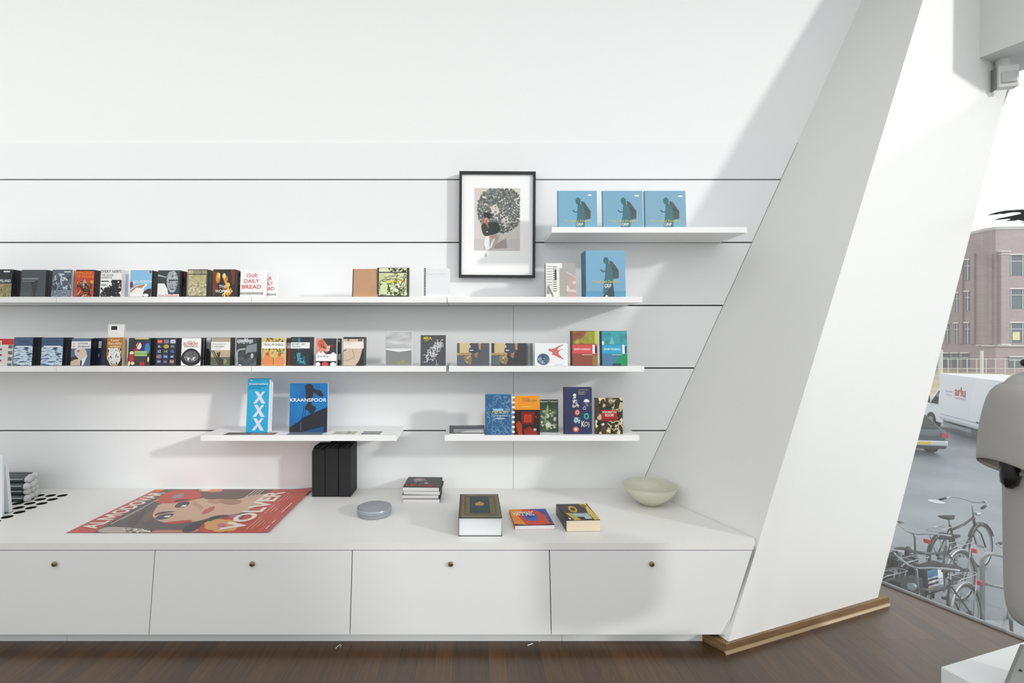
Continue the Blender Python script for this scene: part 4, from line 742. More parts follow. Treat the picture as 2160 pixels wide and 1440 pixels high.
# stack of paperbacks
R = random.Random(2); c = bp(893, 1050); stack_lab = ['topmost of the stack of dark paperbacks near the wall, with red lettering', 'second paperback from the top of the stack near the wall', 'third paperback from the top of the stack near the wall', 'lowest paperback of the stack near the wall']
root0 = None; th = .0225
for k in range(4):
    z = BZ+.0005+(3-k)*(th+.0004); w, h = .235, .235
    if k == 0:
        root0 = thing('paperback', stack_lab[0], 'book', (c[0]-.005, 3.285, z), (0, 0, math.radians(-2)), 'stack of dark paperbacks')
        mb = MB(); cover = N(['#2b2a2d', '#3c3a3d'], 12)
        mb.box((-w/2, -h/2, th-.0008), (w/2, h/2, th), cover); mb.box((-w/2, -h/2, 0), (w/2, h/2, .0008), '#e8e6e4'); mb.box((w/2-.0008, -h/2, 0), (w/2, h/2, th), '#2b2a2d')
        paint(mb, [('e', .35, .72, .17, .16, '#8d7f7f'), ('e', .33, .74, .1, .1, '#b09c98'), ('q', 4, 12, .2, .45, .6, .8, .01, .2, ['#8f8a8a']), ('q', 6, 12, .03, .1, .35, .3, .02, .14, ['#c22f2f']), ('t', 'RAI HAT', .42, .08, .85, .24, '#c23038'), ('r', .4, .3, .8, .33, '#9a8f8f'), ('e', .6, .42, .06, .05, '#c8bcb8')], lambda u, v, l: (-w/2+w*u, -h/2+h*v, th+l))
        mb.build('cover', root0); mb = MB(); mb.box((-w/2+.001, -h/2+.0005, .0009), (w/2-.001, h/2-.0005, th-.0009), M('#e9e7e6', .8)); mb.build('pages', root0)
    else: dup(root0, (c[0]-.005+R.uniform(-.008, .008), 3.285-.006*k+R.uniform(-.004, .004), z), stack_lab[k], (0, 0, math.radians(R.uniform(-3, 1))))
def flatbook(label, corners, th, base, art, pages, spine_side='l', kind='hard', zb=BZ, curl=0):
    """corners: near-left, near-right, far-right, far-left top-surface photo pixels"""
    q = [Vector(bp(px, py, zb+th)) for px, py in corners]
    c = sum(q, Vector((0, 0)))/4; ex = ((q[1]+q[2])-(q[0]+q[3]))/2; ey = ((q[3]+q[2])-(q[0]+q[1]))/2
    w = ex.length; h = ey.length; an = math.atan2(ex.y, ex.x)
    root = thing('book', label, 'book', (c.x, c.y, zb+.0004), (0, 0, an))
    ct = .003 if kind == 'hard' else .0008; bm_ = M(base, .4) if isinstance(base, str) else base
    mb = MB(); mb.box((-w/2, -h/2, 0), (w/2, h/2, ct), bm_); mb.box((-w/2, -h/2, th-ct), (w/2, h/2, th), bm_); mb.box((-w/2, -h/2, ct), (-w/2+ct, h/2, th-ct), bm_)
    paint(mb, art, lambda u, v, l: (-w/2+w*u, -h/2+h*v, th+l)); mb.build('cover', root)
    i_ = .005 if kind == 'hard' else .0005
    mb = MB(); mb.box((-w/2+ct, -h/2+i_, ct), (w/2-i_, h/2-i_, th-ct), N([pages, pages], 5) if False else M(pages, .7)); mb.build('pages', root)
    return root
flatbook('thick olive-green hardback with a dark green centre panel and gold crest', [(966, 1092), (1059, 1092), (1051, 1042), (971, 1042)], .098, '#3a3c34',
         [('r', .06, .02, .98, .98, N(['#6a6148', '#7d7252'], 20)), ('r', .12, .1, .9, .9, '#5c553c'), ('r', .16, .15, .86, .85, N(['#675e42', '#776c4c'], 30)), ('r', .26, .18, .74, .9, '#2c3d3c'), ('r', .28, .2, .72, .88, '#33484a'), ('e', .44, .56, .05, .05, '#c08a4a'), ('e', .5, .58, .05, .07, '#c99450'), ('e', .56, .56, .05, .05, '#c08a4a'), ('r', .4, .48, .6, .53, '#c99450')], '#dfe3e4')
flatbook('thin orange and blue paperback lying between two thicker books', [(1083, 1109), (1167, 1107), (1153, 1073), (1077, 1074)], .022, '#cc4a2c',
         [('p', [(0, 0), (0, 1), (.35, 1), (.2, .5), (.3, 0)], '#e8912c'), ('p', [(.55, 1), (1, 1), (1, .15), (.9, .1), (.9, .6)], '#43519c'), ('e', .52, .55, .34, .4, '#d6482e'), ('e', .5, .5, .2, .25, '#4a63b0'), ('e', .5, .55, .1, .12, '#2c3a80'), ('t', 'HAMMAEC', .07, .58, .62, .85, '#f3efe8'), ('p', [(0, 0), (1, .0), (1, .08), (.6, .02), (.3, .03), (0, .1)], '#2a2a5a')], '#e6e9ea', kind='paper')
flatbook('thick paperback with yellow faces and cream page edges', [(1190, 1098), (1264, 1097), (1240, 1062), (1177, 1063)], .06, '#383430',
         [('e', .42, .66, .13, .2, '#c9a53a'), ('e', .42, .66, .07, .1, '#40382c'), ('p', [(.72, .98), (.95, 1), (1, .05), (.85, .02), (.8, .4), (.85, .75)], '#d9b854'), ('p', [(.12, .45), (.3, .42), (.45, .02), (.25, .02)], '#cfae4a'), ('e', .82, .85, .1, .1, '#8a6c2a'), ('r', .3, .2, .8, .4, '#9fb3b6'), ('t', 'WALLY', .34, .22, .76, .42, '#cfe0e2'), ('r', .6, .08, .8, .22, '#b9c7c9'), ('e', .1, .1, .07, .06, '#e8e6e0'), ('p', [(0, 0), (.12, 0), (.08, .5), (0, .8)], '#2a2725')], '#efe0c4', kind='paper')
# glass bowl
t = thing('bowl', 'wide translucent pale green bowl standing by the leaning column', 'bowl')
c = (1.135, 3.13); prof_o = [(0, .001), (.055, .001), (.062, .004), (.09, .022), (.125, .05), (.15, .082), (.167, .120)]
ix = [(.162, .121), (.146, .083), (.120, .053), (.085, .027), (.05, .012), (0, .010)]
def bowlmat():
    m = bpy.data.materials.new('celadon_glass'); m.use_nodes = True; b = m.node_tree.nodes['Principled BSDF']
    n = m.node_tree.nodes.new('ShaderNodeTexNoise'); n.inputs['Scale'].default_value = 6
    r = m.node_tree.nodes.new('ShaderNodeValToRGB'); r.color_ramp.elements[0].color = lin('#dcdcc6'); r.color_ramp.elements[1].color = lin('#e6e6d4')
    m.node_tree.links.new(n.outputs['Fac'], r.inputs[0]); m.node_tree.links.new(r.outputs[0], b.inputs['Base Color'])
    b.inputs['Roughness'].default_value = .12; b.inputs['Transmission Weight'].default_value = .25; b.inputs['Subsurface Weight'].default_value = .0
    return m
mb = MB(); mb.lathe([(.055, 0), (.05, .004), (0, .004)], bowlmat(), 32, (c[0], c[1], BZ+.0006)); mb.build('foot', t, smooth=True)
mb = MB(); mb.lathe(prof_o+ix, bowlmat(), 64, (c[0], c[1], BZ+.001)); mb.build('bowl_wall', t, smooth=True)
# rolled posters at the left
rolls = []
rr = .0215
for col in range(3):
    for lv in range(4 - (col == 0)*0):
        rolls.append((col, lv))
words = ['nearest column', 'middle column', 'rear column']; lv_ = ['bottom', 'second from the bottom', 'third from the bottom', 'top']
R = random.Random(9); proto = None
for col, lv in rolls:
    yy = 3.17+col*.045+(lv % 2)*.02; z = BZ+.001+rr+lv*.0385; xe = (56+col*8+R.uniform(-2, 2)-CX)/F*yy+.02
    lab = 'dark rolled poster, %s in the %s of the pile' % (lv_[lv], words[col])
    if proto is None:
        proto = thing('poster_roll', lab, 'rolled poster', (xe, yy, z), (0, 0, 0), 'rolled posters piled at the left')
        mb = MB(); mb.tube([(-.55, 0, 0), (-.02, 0, 0)], rr, M('#3f4a4a', .15), 20, cap=False); mb.build('wrapper', proto, smooth=True)
        mb = MB(); mb.tube([(-.02, 0, 0), (-.012, 0, 0), (0, 0, 0)], [rr*1.02, rr*1.0, rr*.8], M('#cfd2d0', .3), 20); mb.build('end_cap', proto, smooth=True)
        mb = MB(); mb.box((-.5, -rr-.0008, .004), (-.03, -rr+.006, .008), '#c9cfcd'); mb.build('highlight_strip', proto)  # pale strip painted as the highlight along each dark wrapper
    else: dup(proto, (xe, yy, z), lab)
# white boards standing at the left edge
for i, (pts_, lab) in enumerate(((((-60, 5), 960, 1090, 0), 'taller white folder standing at the left edge before the rolled posters'), (((5, 20), 978, 1081, 5), 'shorter leaning white folder standing at the left edge'))):
    (a, b), tp, bt, lean = pts_; Yb = (EYE-BZ)*F/(bt-CY)
    t = thing('folder', lab, 'folder', group='white folders at the left edge'); ht = (1.6-(tp-CY)/F*Yb)-BZ
    xb = (b-CX)/F*Yb; dp = .012 if i == 0 else .02; sh_ = -math.tan(math.radians(lean))*ht if i else 0
    wd2 = .19 if i == 0 else .035
    mb = MB(); mb.hexa([(xb-wd2, Yb, BZ+.0005), (xb, Yb, BZ+.0005), (xb, Yb+dp, BZ+.0005), (xb-wd2, Yb+dp, BZ+.0005)], [(xb-wd2+sh_, Yb, BZ+ht), (xb+sh_, Yb, BZ+ht), (xb+sh_, Yb+dp, BZ+ht), (xb-wd2+sh_, Yb+dp, BZ+ht)], M('#e9edef', .5)); mb.build('cover', t, bevel=.001)
    if i == 0:
        mb = MB(); mb.box((xb-.03, Yb-.0008, BZ+ht-.048), (xb-.014, Yb, BZ+ht-.035), '#3a1c2c'); mb.box((xb-.05, Yb-.0008, BZ+ht-.16), (xb-.02, Yb, BZ+ht-.1), '#4a2038'); mb.build('printed_mark', t)
# scraps on the floor
for (px, py, lab, k) in ((715, 1363, 'tiny curled white scrap on the dark floor below the second cabinet', 0), (1118, 1360, 'tiny white fluff on the dark floor below the third cabinet', 1), (1138, 1352.5, 'tiny white dot of fluff right beside the plinth', 2)):
    x, y = bp(px, py, 0); y = min(y, 2.585)
    mb = MB()
    if k == 0: mb.tube([(x-.012, y-.02, .002), (x-.004, y, .003), (x+.004, y+.01, .004), (x+.010, y+.004, .003), (x+.009, y-.006, .002)], .0014, '#e8e6e2', 6)
    elif k == 1: mb.tube([(x-.014, y-.006, .002), (x, y, .003), (x+.016, y+.01, .002)], .002, '#e8e6e2', 6)
    else: mb.tube([(x-.003, y, .002), (x+.003, y, .002)], .002, '#e8e6e2', 6)
    tag(mb.build('paper_scrap'), lab, 'scrap')

# ================================================================ PEDESTAL AND DRESSED FORM
PZ = .30; P0 = Vector((1.85, 1.94, 0)); U = Vector((.954, .30, 0)); V = Vector((.30, -.954, 0))
mb = MB(); q = [P0+V*.95, P0+V*.95+U*.95, P0+U*.95, P0]
mb.hexa(q, [p+Vector((0, 0, PZ)) for p in q], M('#e4e6e6', .45)); tag(mb.build('pedestal', bevel=.002), 'low white display pedestal at the bottom right corner', 'pedestal')
t = thing('mannequin', 'black mannequin torso on a stand, mostly hidden by a grey top', 'mannequin')
mc = Vector((2.075, 1.66, 0)); KB = M('#0d0d0f', .3)
mb = MB(); mb.lathe([(0, .0005), (.10, .0005), (.10, .008), (.02, .014), (.016, .05)], M('#b9bcbc', .3, .7), 32, (mc.x-.0, mc.y-.06, PZ)); mb.tube([(mc.x-.0, mc.y-.06, PZ+.02), (mc.x-.0, mc.y-.06, .80)], .014, M('#b9bcbc', .3, .7), 12); mb.build('stand', t, smooth=True)
def ell(cx, cy, z, a, b, n=24): return [(cx+a*math.cos(2*math.pi*k/n), cy+b*math.sin(2*math.pi*k/n), z) for k in range(n)]
mb = MB(); mb.loft([ell(mc.x, mc.y, .78, .13, .08), ell(mc.x, mc.y, .95, .15, .09), ell(mc.x, mc.y, 1.1, .12, .08), ell(mc.x, mc.y, 1.3, .155, .1), ell(mc.x, mc.y, 1.40, .17, .08), ell(mc.x, mc.y, 1.44, .10, .055), ell(mc.x, mc.y, 1.465, .05, .045)], KB); mb.build('torso', t, smooth=True)
kp = pt(2163, 765, 1.66); mb = MB(); mb.lathe([(.0, -.014), (.010, -.010), (.014, 0), (.010, .010), (0, .014)], KB, 16, tuple(kp)); mb.tube([kp, kp+Vector((.02, 0, -.09))], .006, KB); mb.build('shoulder_knob', t, smooth=True)
mb = MB(); mb.tube([(mc.x-.16, mc.y, 1.385), (mc.x-.225, mc.y, 1.30), (mc.x-.255, mc.y, 1.2), (mc.x-.259, mc.y, 1.13), (mc.x-.262, mc.y, 1.105), (mc.x-.262, mc.y, 1.090)], [.045, .035, .026, .026, .022, .010], KB, 16); mb.build('arm', t, smooth=True)
FAB = M('#a3a19d', .9, bump=(260, .05))
gm = thing('tunic', 'oversized grey short-sleeved tunic hanging on the mannequin by the window', 'clothing')
mb = MB(); n = 32
def sgn(v): return (v > 0)-(v < 0)
def ring(z, a, b, wob=0, sq=1.0): return [(mc.x+a*sgn(math.cos(q_))*abs(math.cos(q_))**sq+wob*math.sin(5*q_+z*3), mc.y+(b+wob*math.cos(7*q_+z*4))*math.sin(q_), z) for q_ in [2*math.pi*k/n for k in range(n)]]
mb.loft([ring(1.492, .078, .058), ring(1.487, .12, .075), ring(1.480, .19, .085), ring(1.464, .245, .09, 0, .9), ring(1.435, .272, .092, 0, .85), ring(1.37, .276, .10, .001, .85), ring(1.28, .264, .115, .002, .85), ring(1.2, .252, .125, .003, .85), ring(1.05, .246, .13, .005, .85), ring(.9, .246, .13, .006, .85), ring(.78, .247, .13, .007, .85), ring(.69, .245, .13, .007, .85), ring(.65, .238, .125, .007), ring(.625, .22, .11, .006), ring(.618, .19, .09, .004), ring(.635, .17, .08)], FAB, cap=False)
mb.build('body', gm, smooth=True, sub=1)
for s_ in (-1, 1):
    mb = MB(); rings = []
    for (px_, pz_, aw, bd, tl) in ((.225, 1.44, .035, .05, .0), (.24, 1.42, .047, .075, .0), (.252, 1.35, .046, .088, .006), (.266, 1.28, .042, .09, .014), (.276, 1.22, .038, .088, .02), (.285, 1.165, .034, .084, .026), (.286, 1.155, .031, .08, .026), (.283, 1.17, .029, .078, .022)):
        rings.append([(mc.x+s_*(px_+aw*math.cos(a_)), mc.y+bd*math.sin(a_), pz_+tl*math.cos(a_)) for a_ in [2*math.pi*j/20 for j in range(20)]])
    if s_ < 0: rings = [list(reversed(r)) for r in rings]
    mb.loft(rings, FAB, cap=False); mb.build('sleeve', gm, smooth=True, sub=1)
# small grey sign panel on the pedestal
t = thing('sign_panel', 'leaning grey panel with a screw on the pedestal, at the lower right edge', 'panel')
mb = MB(); yb = 1.79
mb.hexa([(1.935, yb, PZ+.001), (2.25, yb, PZ+.001), (2.25, yb+.012, PZ+.001), (1.935, yb+.012, PZ+.001)], [(2.008, yb, .475), (2.33, yb, .475), (2.33, yb+.012, .475), (2.008, yb+.012, .475)], M('#8d8f8a', .6)); mb.build('board', t)
mb = MB(); sc = pt(2152, 1413, yb); mb.tube([sc+Vector((0, -.004, 0)), sc+Vector((0, .004, 0))], .004, M('#3c3a36', .4, .6), 12); mb.build('screw', t)

# ================================================================ OUTSIDE
mb = MB(); mb.poly([(-60, -40, GZ), (140, -40, GZ), (140, 34, GZ), (-60, 34, GZ)], N(['#6f787e', '#798187', '#828a90'], .8, detail=8)); struct(mb.build('street'))
mb = MB(); mb.poly([(-60, 34, GZ), (140, 34, GZ), (140, 160, GZ), (-60, 160, GZ)], N(['#a8987a', '#c4b698', '#8d8a66'], .5, detail=8)); struct(mb.build('sandy_ground'))
q = [Vector((2.7, 6.6, 0)), Vector((12.0, 1.0, 0)), Vector((5.0, 1.0, 0)), Vector((2.7, 3.6, 0))]
mb = MB()
br = bpy.data.materials.new('paving'); br.use_nodes = True; nt = br.node_tree; bt = nt.nodes.new('ShaderNodeTexBrick')
bt.inputs['Color1'].default_value = lin('#a2a8ac'); bt.inputs['Color2'].default_value = lin('#979da2'); bt.inputs['Mortar'].default_value = lin('#868c91'); bt.inputs['Scale'].default_value = 1; bt.inputs['Brick Width'].default_value = .3; bt.inputs['Row Height'].default_value = .3; bt.inputs['Mortar Size'].default_value = .008
tc = nt.nodes.new('ShaderNodeTexCoord'); nt.links.new(tc.outputs['Object'], bt.inputs['Vector']); nt.links.new(bt.outputs['Color'], nt.nodes['Principled BSDF'].inputs['Base Color'])
mb.hexa([Vector((1, 2, GZ-.1)), Vector((14, 2, GZ-.1)), Vector((14, 7.0, GZ-.1)), Vector((1, 8.4, GZ-.1))], [Vector((1, 2, GZ+.004)), Vector((14, 2, GZ+.004)), Vector((14, 7.0, GZ+.004)), Vector((1, 8.4, GZ+.004))], br); struct(mb.build('pavement'))
mb = MB(); c = bp(1975, 1058, GZ); mb.poly([(c[0]+.17*math.cos(k*.4), c[1]+.17*math.sin(k*.4), GZ+.006) for k in range(16)], '#b9c0c3'); tag(mb.build('manhole_cover', solid=.004), 'pale round cover set in the street beyond the bicycles', 'cover')
# ---- bicycle
CHR = M('#9aa0a4', .38, .6); DK = M('#24282b', .45); RUB = M('#1b1c1d', .8)
def circ(cx, cz, r, n=28, a0=0, a1=2*math.pi, y=0): return [(cx+r*math.cos(a0+(a1-a0)*k/n), y, cz+r*math.sin(a0+(a1-a0)*k/n)) for k in range(n+ (0 if a1-a0 > 6.2 else 1))]
def bicycle(label, loc, heading, paint_c='#2b3033', bag=None, silver=False, lean=4, barw=.30, light=True):
    FR = M(paint_c, .35); t = thing('bicycle', label, 'bicycle', loc, (math.radians(lean), 0, math.radians(heading)), 'bicycles parked outside the window')
    rw, fw_ = -.53, .56; wr = .335
    for cx_ in (rw, fw_):
        mb = MB(); mb.tube(circ(cx_, wr, wr-.015), .017, RUB, 8, True); w = mb.build('wheel', t, smooth=True)
        mb = MB(); mb.tube(circ(cx_, wr, wr-.036), .009, CHR, 6, True); mb.build('rim', w, smooth=True)
        mb = MB()
        for k in range(18):
            a_ = k*math.pi*2/18; mb.tube([(cx_+.02*math.cos(a_+1), .02*(-1)**k, wr+.02*math.sin(a_+1)), (cx_+(wr-.04)*math.cos(a_), 0, wr+(wr-.04)*math.sin(a_))], .0016, CHR, 4)
        mb.tube([(cx_, -.05, wr), (cx_, .05, wr)], .02, CHR, 10); mb.build('spokes', w)
    mb = MB(); bb = (-.09, 0, .29); st = (-.27, 0, .78); hd0 = (.40, 0, .80); hd1 = (.44, 0, .62)
    mb.tube([st, bb], .016, FR); mb.tube([(-.235, 0, .70), (.1, 0, .73), hd0], .017, FR); mb.tube([bb, (.15, 0, .42), hd1], .019, FR); mb.tube([hd0, hd1], .021, FR)
    for s_ in (-1, 1):
        mb.tube([(rw, s_*.06, wr), (bb[0], s_*.03, bb[2])], .010, FR); mb.tube([(rw, s_*.06, wr), (-.245, s_*.02, .71)], .009, FR); mb.tube([hd1, (.47, s_*.05, .55), (fw_, s_*.055, wr)], .011, FR)
    mb.build('frame', t, smooth=True)
    for cx_, a0, a1 in ((rw, .35, 3.5), (fw_, .3, 2.6)):
        mb = MB(); pts = circ(cx_, wr, wr+.03, 18, a0, a1); r_ = []
        for i, (x, y, z) in enumerate(pts):
            d = Vector((x-cx_, 0, z-wr)).normalized(); r_.append([(x-d.x*.012, -.028, z-d.z*.012), (x+d.x*.006, -.012, z+d.z*.006), (x+d.x*.006, .012, z+d.z*.006), (x-d.x*.012, .028, z-d.z*.012)])
        mb.loft(r_, CHR if silver else FR); mb.build('mudguard', t, smooth=True)
    mb = MB(); mb.box((-.56, .035, wr-.06), (.0, .05, wr+.05), DK); mb.build('chain_guard', t, bevel=.01)
    mb = MB(); mb.lathe([(.0, -.004), (.09, -.004), (.09, .004), (0, .004)], CHR, 20); mb.build('chainring', t, xf=Matrix.Translation((bb[0], .055, bb[2])) @ Matrix.Rotation(math.pi/2, 4, 'X'))
    for s_ in (-1, 1):
        mb = MB(); mb.tube([(bb[0], s_*.07, bb[2]), (bb[0]+s_*.12, s_*.08, bb[2]-s_*.11)], .009, CHR); mb.box((bb[0]+s_*.12-.04, s_*.12-.045, bb[2]-s_*.11-.012), (bb[0]+s_*.12+.04, s_*.12+.045, bb[2]-s_*.11+.012), DK); mb.build('pedal', t)
    mb = MB(); mb.tube([st, (-.29, 0, .88)], .013, CHR); mb.build('seat_post', t)
    mb = MB(); r_ = []
    for x, w2, z, hh_ in ((-.42, .06, .925, .035), (-.40, .10, .93, .05), (-.32, .105, .925, .05), (-.24, .05, .92, .045), (-.15, .025, .915, .035), (-.12, .012, .905, .02)):
        r_.append([(x, w2*math.cos(k*.785), z-hh_*.5+hh_*.5*math.sin(k*.785)) for k in range(8)])
    mb.loft(r_, RUB); mb.build('saddle', t, smooth=True, sub=1)
    mb = MB(); mb.tube([(.40, 0, .80), (.385, 0, 1.0), (.42, 0, 1.04)], .012, CHR)
    for s_ in (-1, 1): mb.tube([(.42, 0, 1.04), (.42, s_*.06, 1.05), (.38, s_*.14, 1.075), (.30, s_*.23, 1.08), (.20, s_*barw, 1.07), (.1, s_*barw*1.04, 1.06)], .011, CHR)
    hb = mb.build('handlebar', t, smooth=True)
    for s_ in (-1, 1):
        mb = MB(); mb.tube([(.19, s_*barw*1.003, 1.069), (.06, s_*barw*1.055, 1.056)], .018, RUB, 10); mb.build('grip', hb, smooth=True)
    mb = MB(); mb.tube([(.26, -.2, 1.1), (.26, -.2, 1.13)], .028, CHR, 12); mb.build('bell', hb)
    mb = MB()
    for y in (-.055, .055): mb.tube([(-.30, y, .76), (-.38, y, .775), (-.78, y, .77)], .006, CHR); mb.tube([(-.74, y, .77), (rw, y*1.2, wr)], .006, CHR)
    mb.tube([(-.78, -.055, .77), (-.80, 0, .77), (-.78, .055, .77)], .006, CHR)
    for x in (-.45, -.6): mb.tube([(x, -.055, .77), (x, .055, .77)], .006, CHR)
    mb.build('rack', t, smooth=True)
    mb = MB(); mb.box((-.90, -.04, .60), (-.865, .04, .66), M('#b3202a', .3)); mb.build('tail_light', t, bevel=.008)
    mb = MB(); mb.tube([(.46, 0, .85), (.53, 0, .85)], [.025, .04], CHR, 14); mb.build('headlight', t)
    if bag:
        c1 = M('#1b1e22', .8)
        for s_ in (-1, 1):
            mb = MB(); y0, y1 = (.075, .20) if s_ > 0 else (-.20, -.075); mb.box((-.80, y0, .40), (-.38, y1, .74), c1); bo = mb.build('pannier', t, bevel=.02)
            if bag == 'print':
                mb = MB(); yq = y1+.002 if s_ > 0 else y0-.002; sg = 1 if s_ > 0 else -1
                paint(mb, [('r', 0, 0, 1, 1, '#d8dde0'), ('r', .32, .66, 1, 1, '#3f78a8'), ('r', .32, .5, 1, .6, '#1f2830'), ('r', .32, .3, 1, .4, '#1f2830'), ('r', 0, .0, .6, .2, '#5d7f9c'), ('r', .6, .02, .95, .22, '#c98a1c'), ('r', 0, .48, .3, .52, '#8d9398')], lambda u, v, l: (-.74+.32*u, yq+sg*l, .44+.26*v), .0004); mb.build('printed_flap', bo)
    return t
def gpt(px, Y): return ((px-CX)/F*Y, Y, GZ)
def rear_at(px, Y, hd_, s_=1.2):      # bicycle origin for a given place of the rear hub
    return ((px-CX)/F*Y+.53*s_*math.cos(math.radians(hd_)), Y+.53*s_*math.sin(math.radians(hd_)), GZ)
def bike(label, px, Y, hd_, *a, **k):
    r_ = bicycle(label, rear_at(px, Y, hd_), hd_, *a, **k); r_.scale = (1.2, 1.2, 1.2); return r_
bike('black bicycle with a printed pannier in the middle of the parked row', 1936, 7.66, 201, '#22262a', 'print')
bike('bicycle with a wide chrome handlebar behind the printed pannier', 2030, 8.2, 200, '#3a4248', None, True)
bike('black bicycle with a silver mudguard by the steel bike stand', 2044, 7.08, 203, '#1f2326', None, True, 5)
bike('dark bicycle with a dark side bag next to the column', 1868, 8.0, 199, '#20252a', 'plain', False, 6)
bike('slim black bicycle parked furthest back, turned the other way', 1990, 8.9, 22, '#1c1f22', None, False, -3, .24)
bike('silver-barred bicycle at the right of the parked row, partly behind the grey tunic', 2250, 7.4, 204, '#4a5459', None, True, 4)
bike('grey bicycle nearest the column and the window', 1895, 7.15, 200, '#39434a', 'plain', False, 7)
mb = MB(); c0 = bp(2072, 1315, GZ); hx = Vector((c0[0], c0[1], GZ))
mb.tube([hx, hx+Vector((-.0, 0, 1.0)), hx+Vector((.04, -.03, 1.08)), hx+Vector((.12, -.07, 1.10)), hx+Vector((.6, -.4, 1.06)), hx+Vector((.66, -.44, 1.0)), hx+Vector((.66, -.44, 0))], .03, M('#a7abac', .35, .7), 12); mb.tube([hx+Vector((0, 0, .62)), hx+Vector((.66, -.44, .6))], .022, M('#a7abac', .35, .7), 12)
tag(mb.build('bike_stand', smooth=True), 'bent steel tube bicycle stand at the right of the parked bicycles', 'bike stand')
# ---- truck
hd = Vector((.33, .945, 0)).normalized(); sd = Vector((hd.y, -hd.x, 0))
o = Vector(pt(1982, 787, 22.9)); o.z = GZ
xf = Matrix(((-hd.x, sd.x, 0, o.x), (-hd.y, sd.y, 0, o.y), (0, 0, 1, o.z), (0, 0, 0, 1)))   # local x: towards the tail, y: across
t = thing('box_truck', 'white box truck with small red lettering on its side', 'truck')
WH = M('#e3e7ec', .35)
mb = MB(); mb.box((0, 0, .56), (4.4, 2.2, 2.69), WH); bo = mb.build('cargo_box', t, xf=xf, bevel=.02)
mb = MB(); paint(mb, [('t', 'arlu', .3, .58, .5, .78, '#b84a48'), ('t', 'travel service', .3, .52, .5, .56, '#c07a74'), ('t', 'www.verhuur', .12, .63, .26, .67, '#9aa0a8'), ('t', 'en transport', .12, .55, .25, .58, '#9aa0a8'), ('r', 0, .0, 1, .04, '#b9c0c6'), ('r', .02, .1, .75, .115, '#a8b0b8'), ('r', .7, .1, .74, .14, '#3a3f45')], lambda u, v, l: (.05+u*3.8, -.012-l, .6+v*2.05), .002); mb.build('lettering', bo, xf=xf)
mb = MB(); mb.hexa([(-1.75, .12, .35), (0, .12, .35), (0, 2.08, .35), (-1.75, 2.08, .35)], [(-1.7, .15, 1.15), (0, .12, 1.15), (0, 2.08, 1.15), (-1.7, 2.05, 1.15)], WH)
mb.hexa([(-1.35, .15, 1.15), (0, .12, 1.15), (0, 2.08, 1.15), (-1.35, 2.05, 1.15)], [(-.55, .25, 2.0), (0, .22, 2.0), (0, 1.98, 2.0), (-.55, 1.95, 2.0)], WH); cab = mb.build('cab', t, xf=xf, bevel=.04)
mb = MB(); mb.hexa([(-1.05, .135, 1.2), (-.2, .135, 1.2), (-.2, .15, 1.2), (-1.05, .15, 1.2)], [(-.55, .215, 1.85), (-.2, .215, 1.85), (-.2, .235, 1.85), (-.55, .235, 1.85)], M('#2f3a42', .15)); mb.build('side_window', cab, xf=xf)
mb = MB(); mb.box((-1.15, -.12, 1.2), (-1.0, .08, 1.55), M('#2a3036', .4)); mb.build('mirror', cab, xf=xf)
for x, yy in ((-.95, .1), (2.9, .1), (-.95, 1.85), (2.9, 1.85)):
    mb = MB(); mb.lathe([(.2, -.0), (.36, 0), (.38, .03), (.38, .22), (.36, .25), (.0, .25)], RUB, 24); mb.lathe([(0, .02), (.2, .02), (.22, -.005)], M('#9aa0a4', .4, .5), 20)
    mb.build('wheel', t, xf=xf @ Matrix.Translation((x, yy-.02, .38)) @ Matrix.Rotation(-math.pi/2, 4, 'X'), smooth=False)
mb = MB(); mb.box((.1, .3, .4), (4.3, 1.9, .56), M('#30363b', .6)); mb.box((.2, .06, .32), (2.2, .1, .46), M('#8a9298', .5)); mb.build('chassis', t, xf=xf)
# ---- car
t = thing('car', 'dark parked car seen from behind at the edge of the column', 'car'); cpos = Vector(gpt(1866, 20.2)); ca = math.radians(80)
xf = Matrix.Translation(cpos) @ Matrix.Rotation(ca, 4, 'Z')
CB = M('#4b565c', .25, .3)
def sect(x, w, z0, z1): return [(x, -w, z0), (x, w, z0), (x, w*1.02, (z0+z1)/2), (x, w*.97, z1), (x, -w*.97, z1), (x, -w*1.02, (z0+z1)/2)]
mb = MB(); mb.loft([sect(-2.1, .78, .35, .8), sect(-2.0, .84, .25, .95), sect(-1.2, .87, .22, 1.0), sect(.8, .87, .22, .98), sect(1.7, .84, .24, .88), sect(2.1, .7, .3, .7)], CB); mb.build('body', t, xf=xf, bevel=.04)
mb = MB(); mb.hexa([(-1.9, -.8, .95), (1.0, -.8, .95), (1.0, .8, .95), (-1.9, .8, .95)], [(-1.35, -.6, 1.45), (.3, -.6, 1.45), (.3, .6, 1.45), (-1.35, .6, 1.45)], CB); cb = mb.build('cabin', t, xf=xf, bevel=.05)
mb = MB(); mb.hexa([(-1.90, -.68, 1.0), (-1.88, -.68, 1.0), (-1.88, .68, 1.0), (-1.90, .68, 1.0)], [(-1.47, -.55, 1.39), (-1.45, -.55, 1.39), (-1.45, .55, 1.39), (-1.47, .55, 1.39)], M('#1d252b', .1)); mb.build('rear_window', cb, xf=xf)
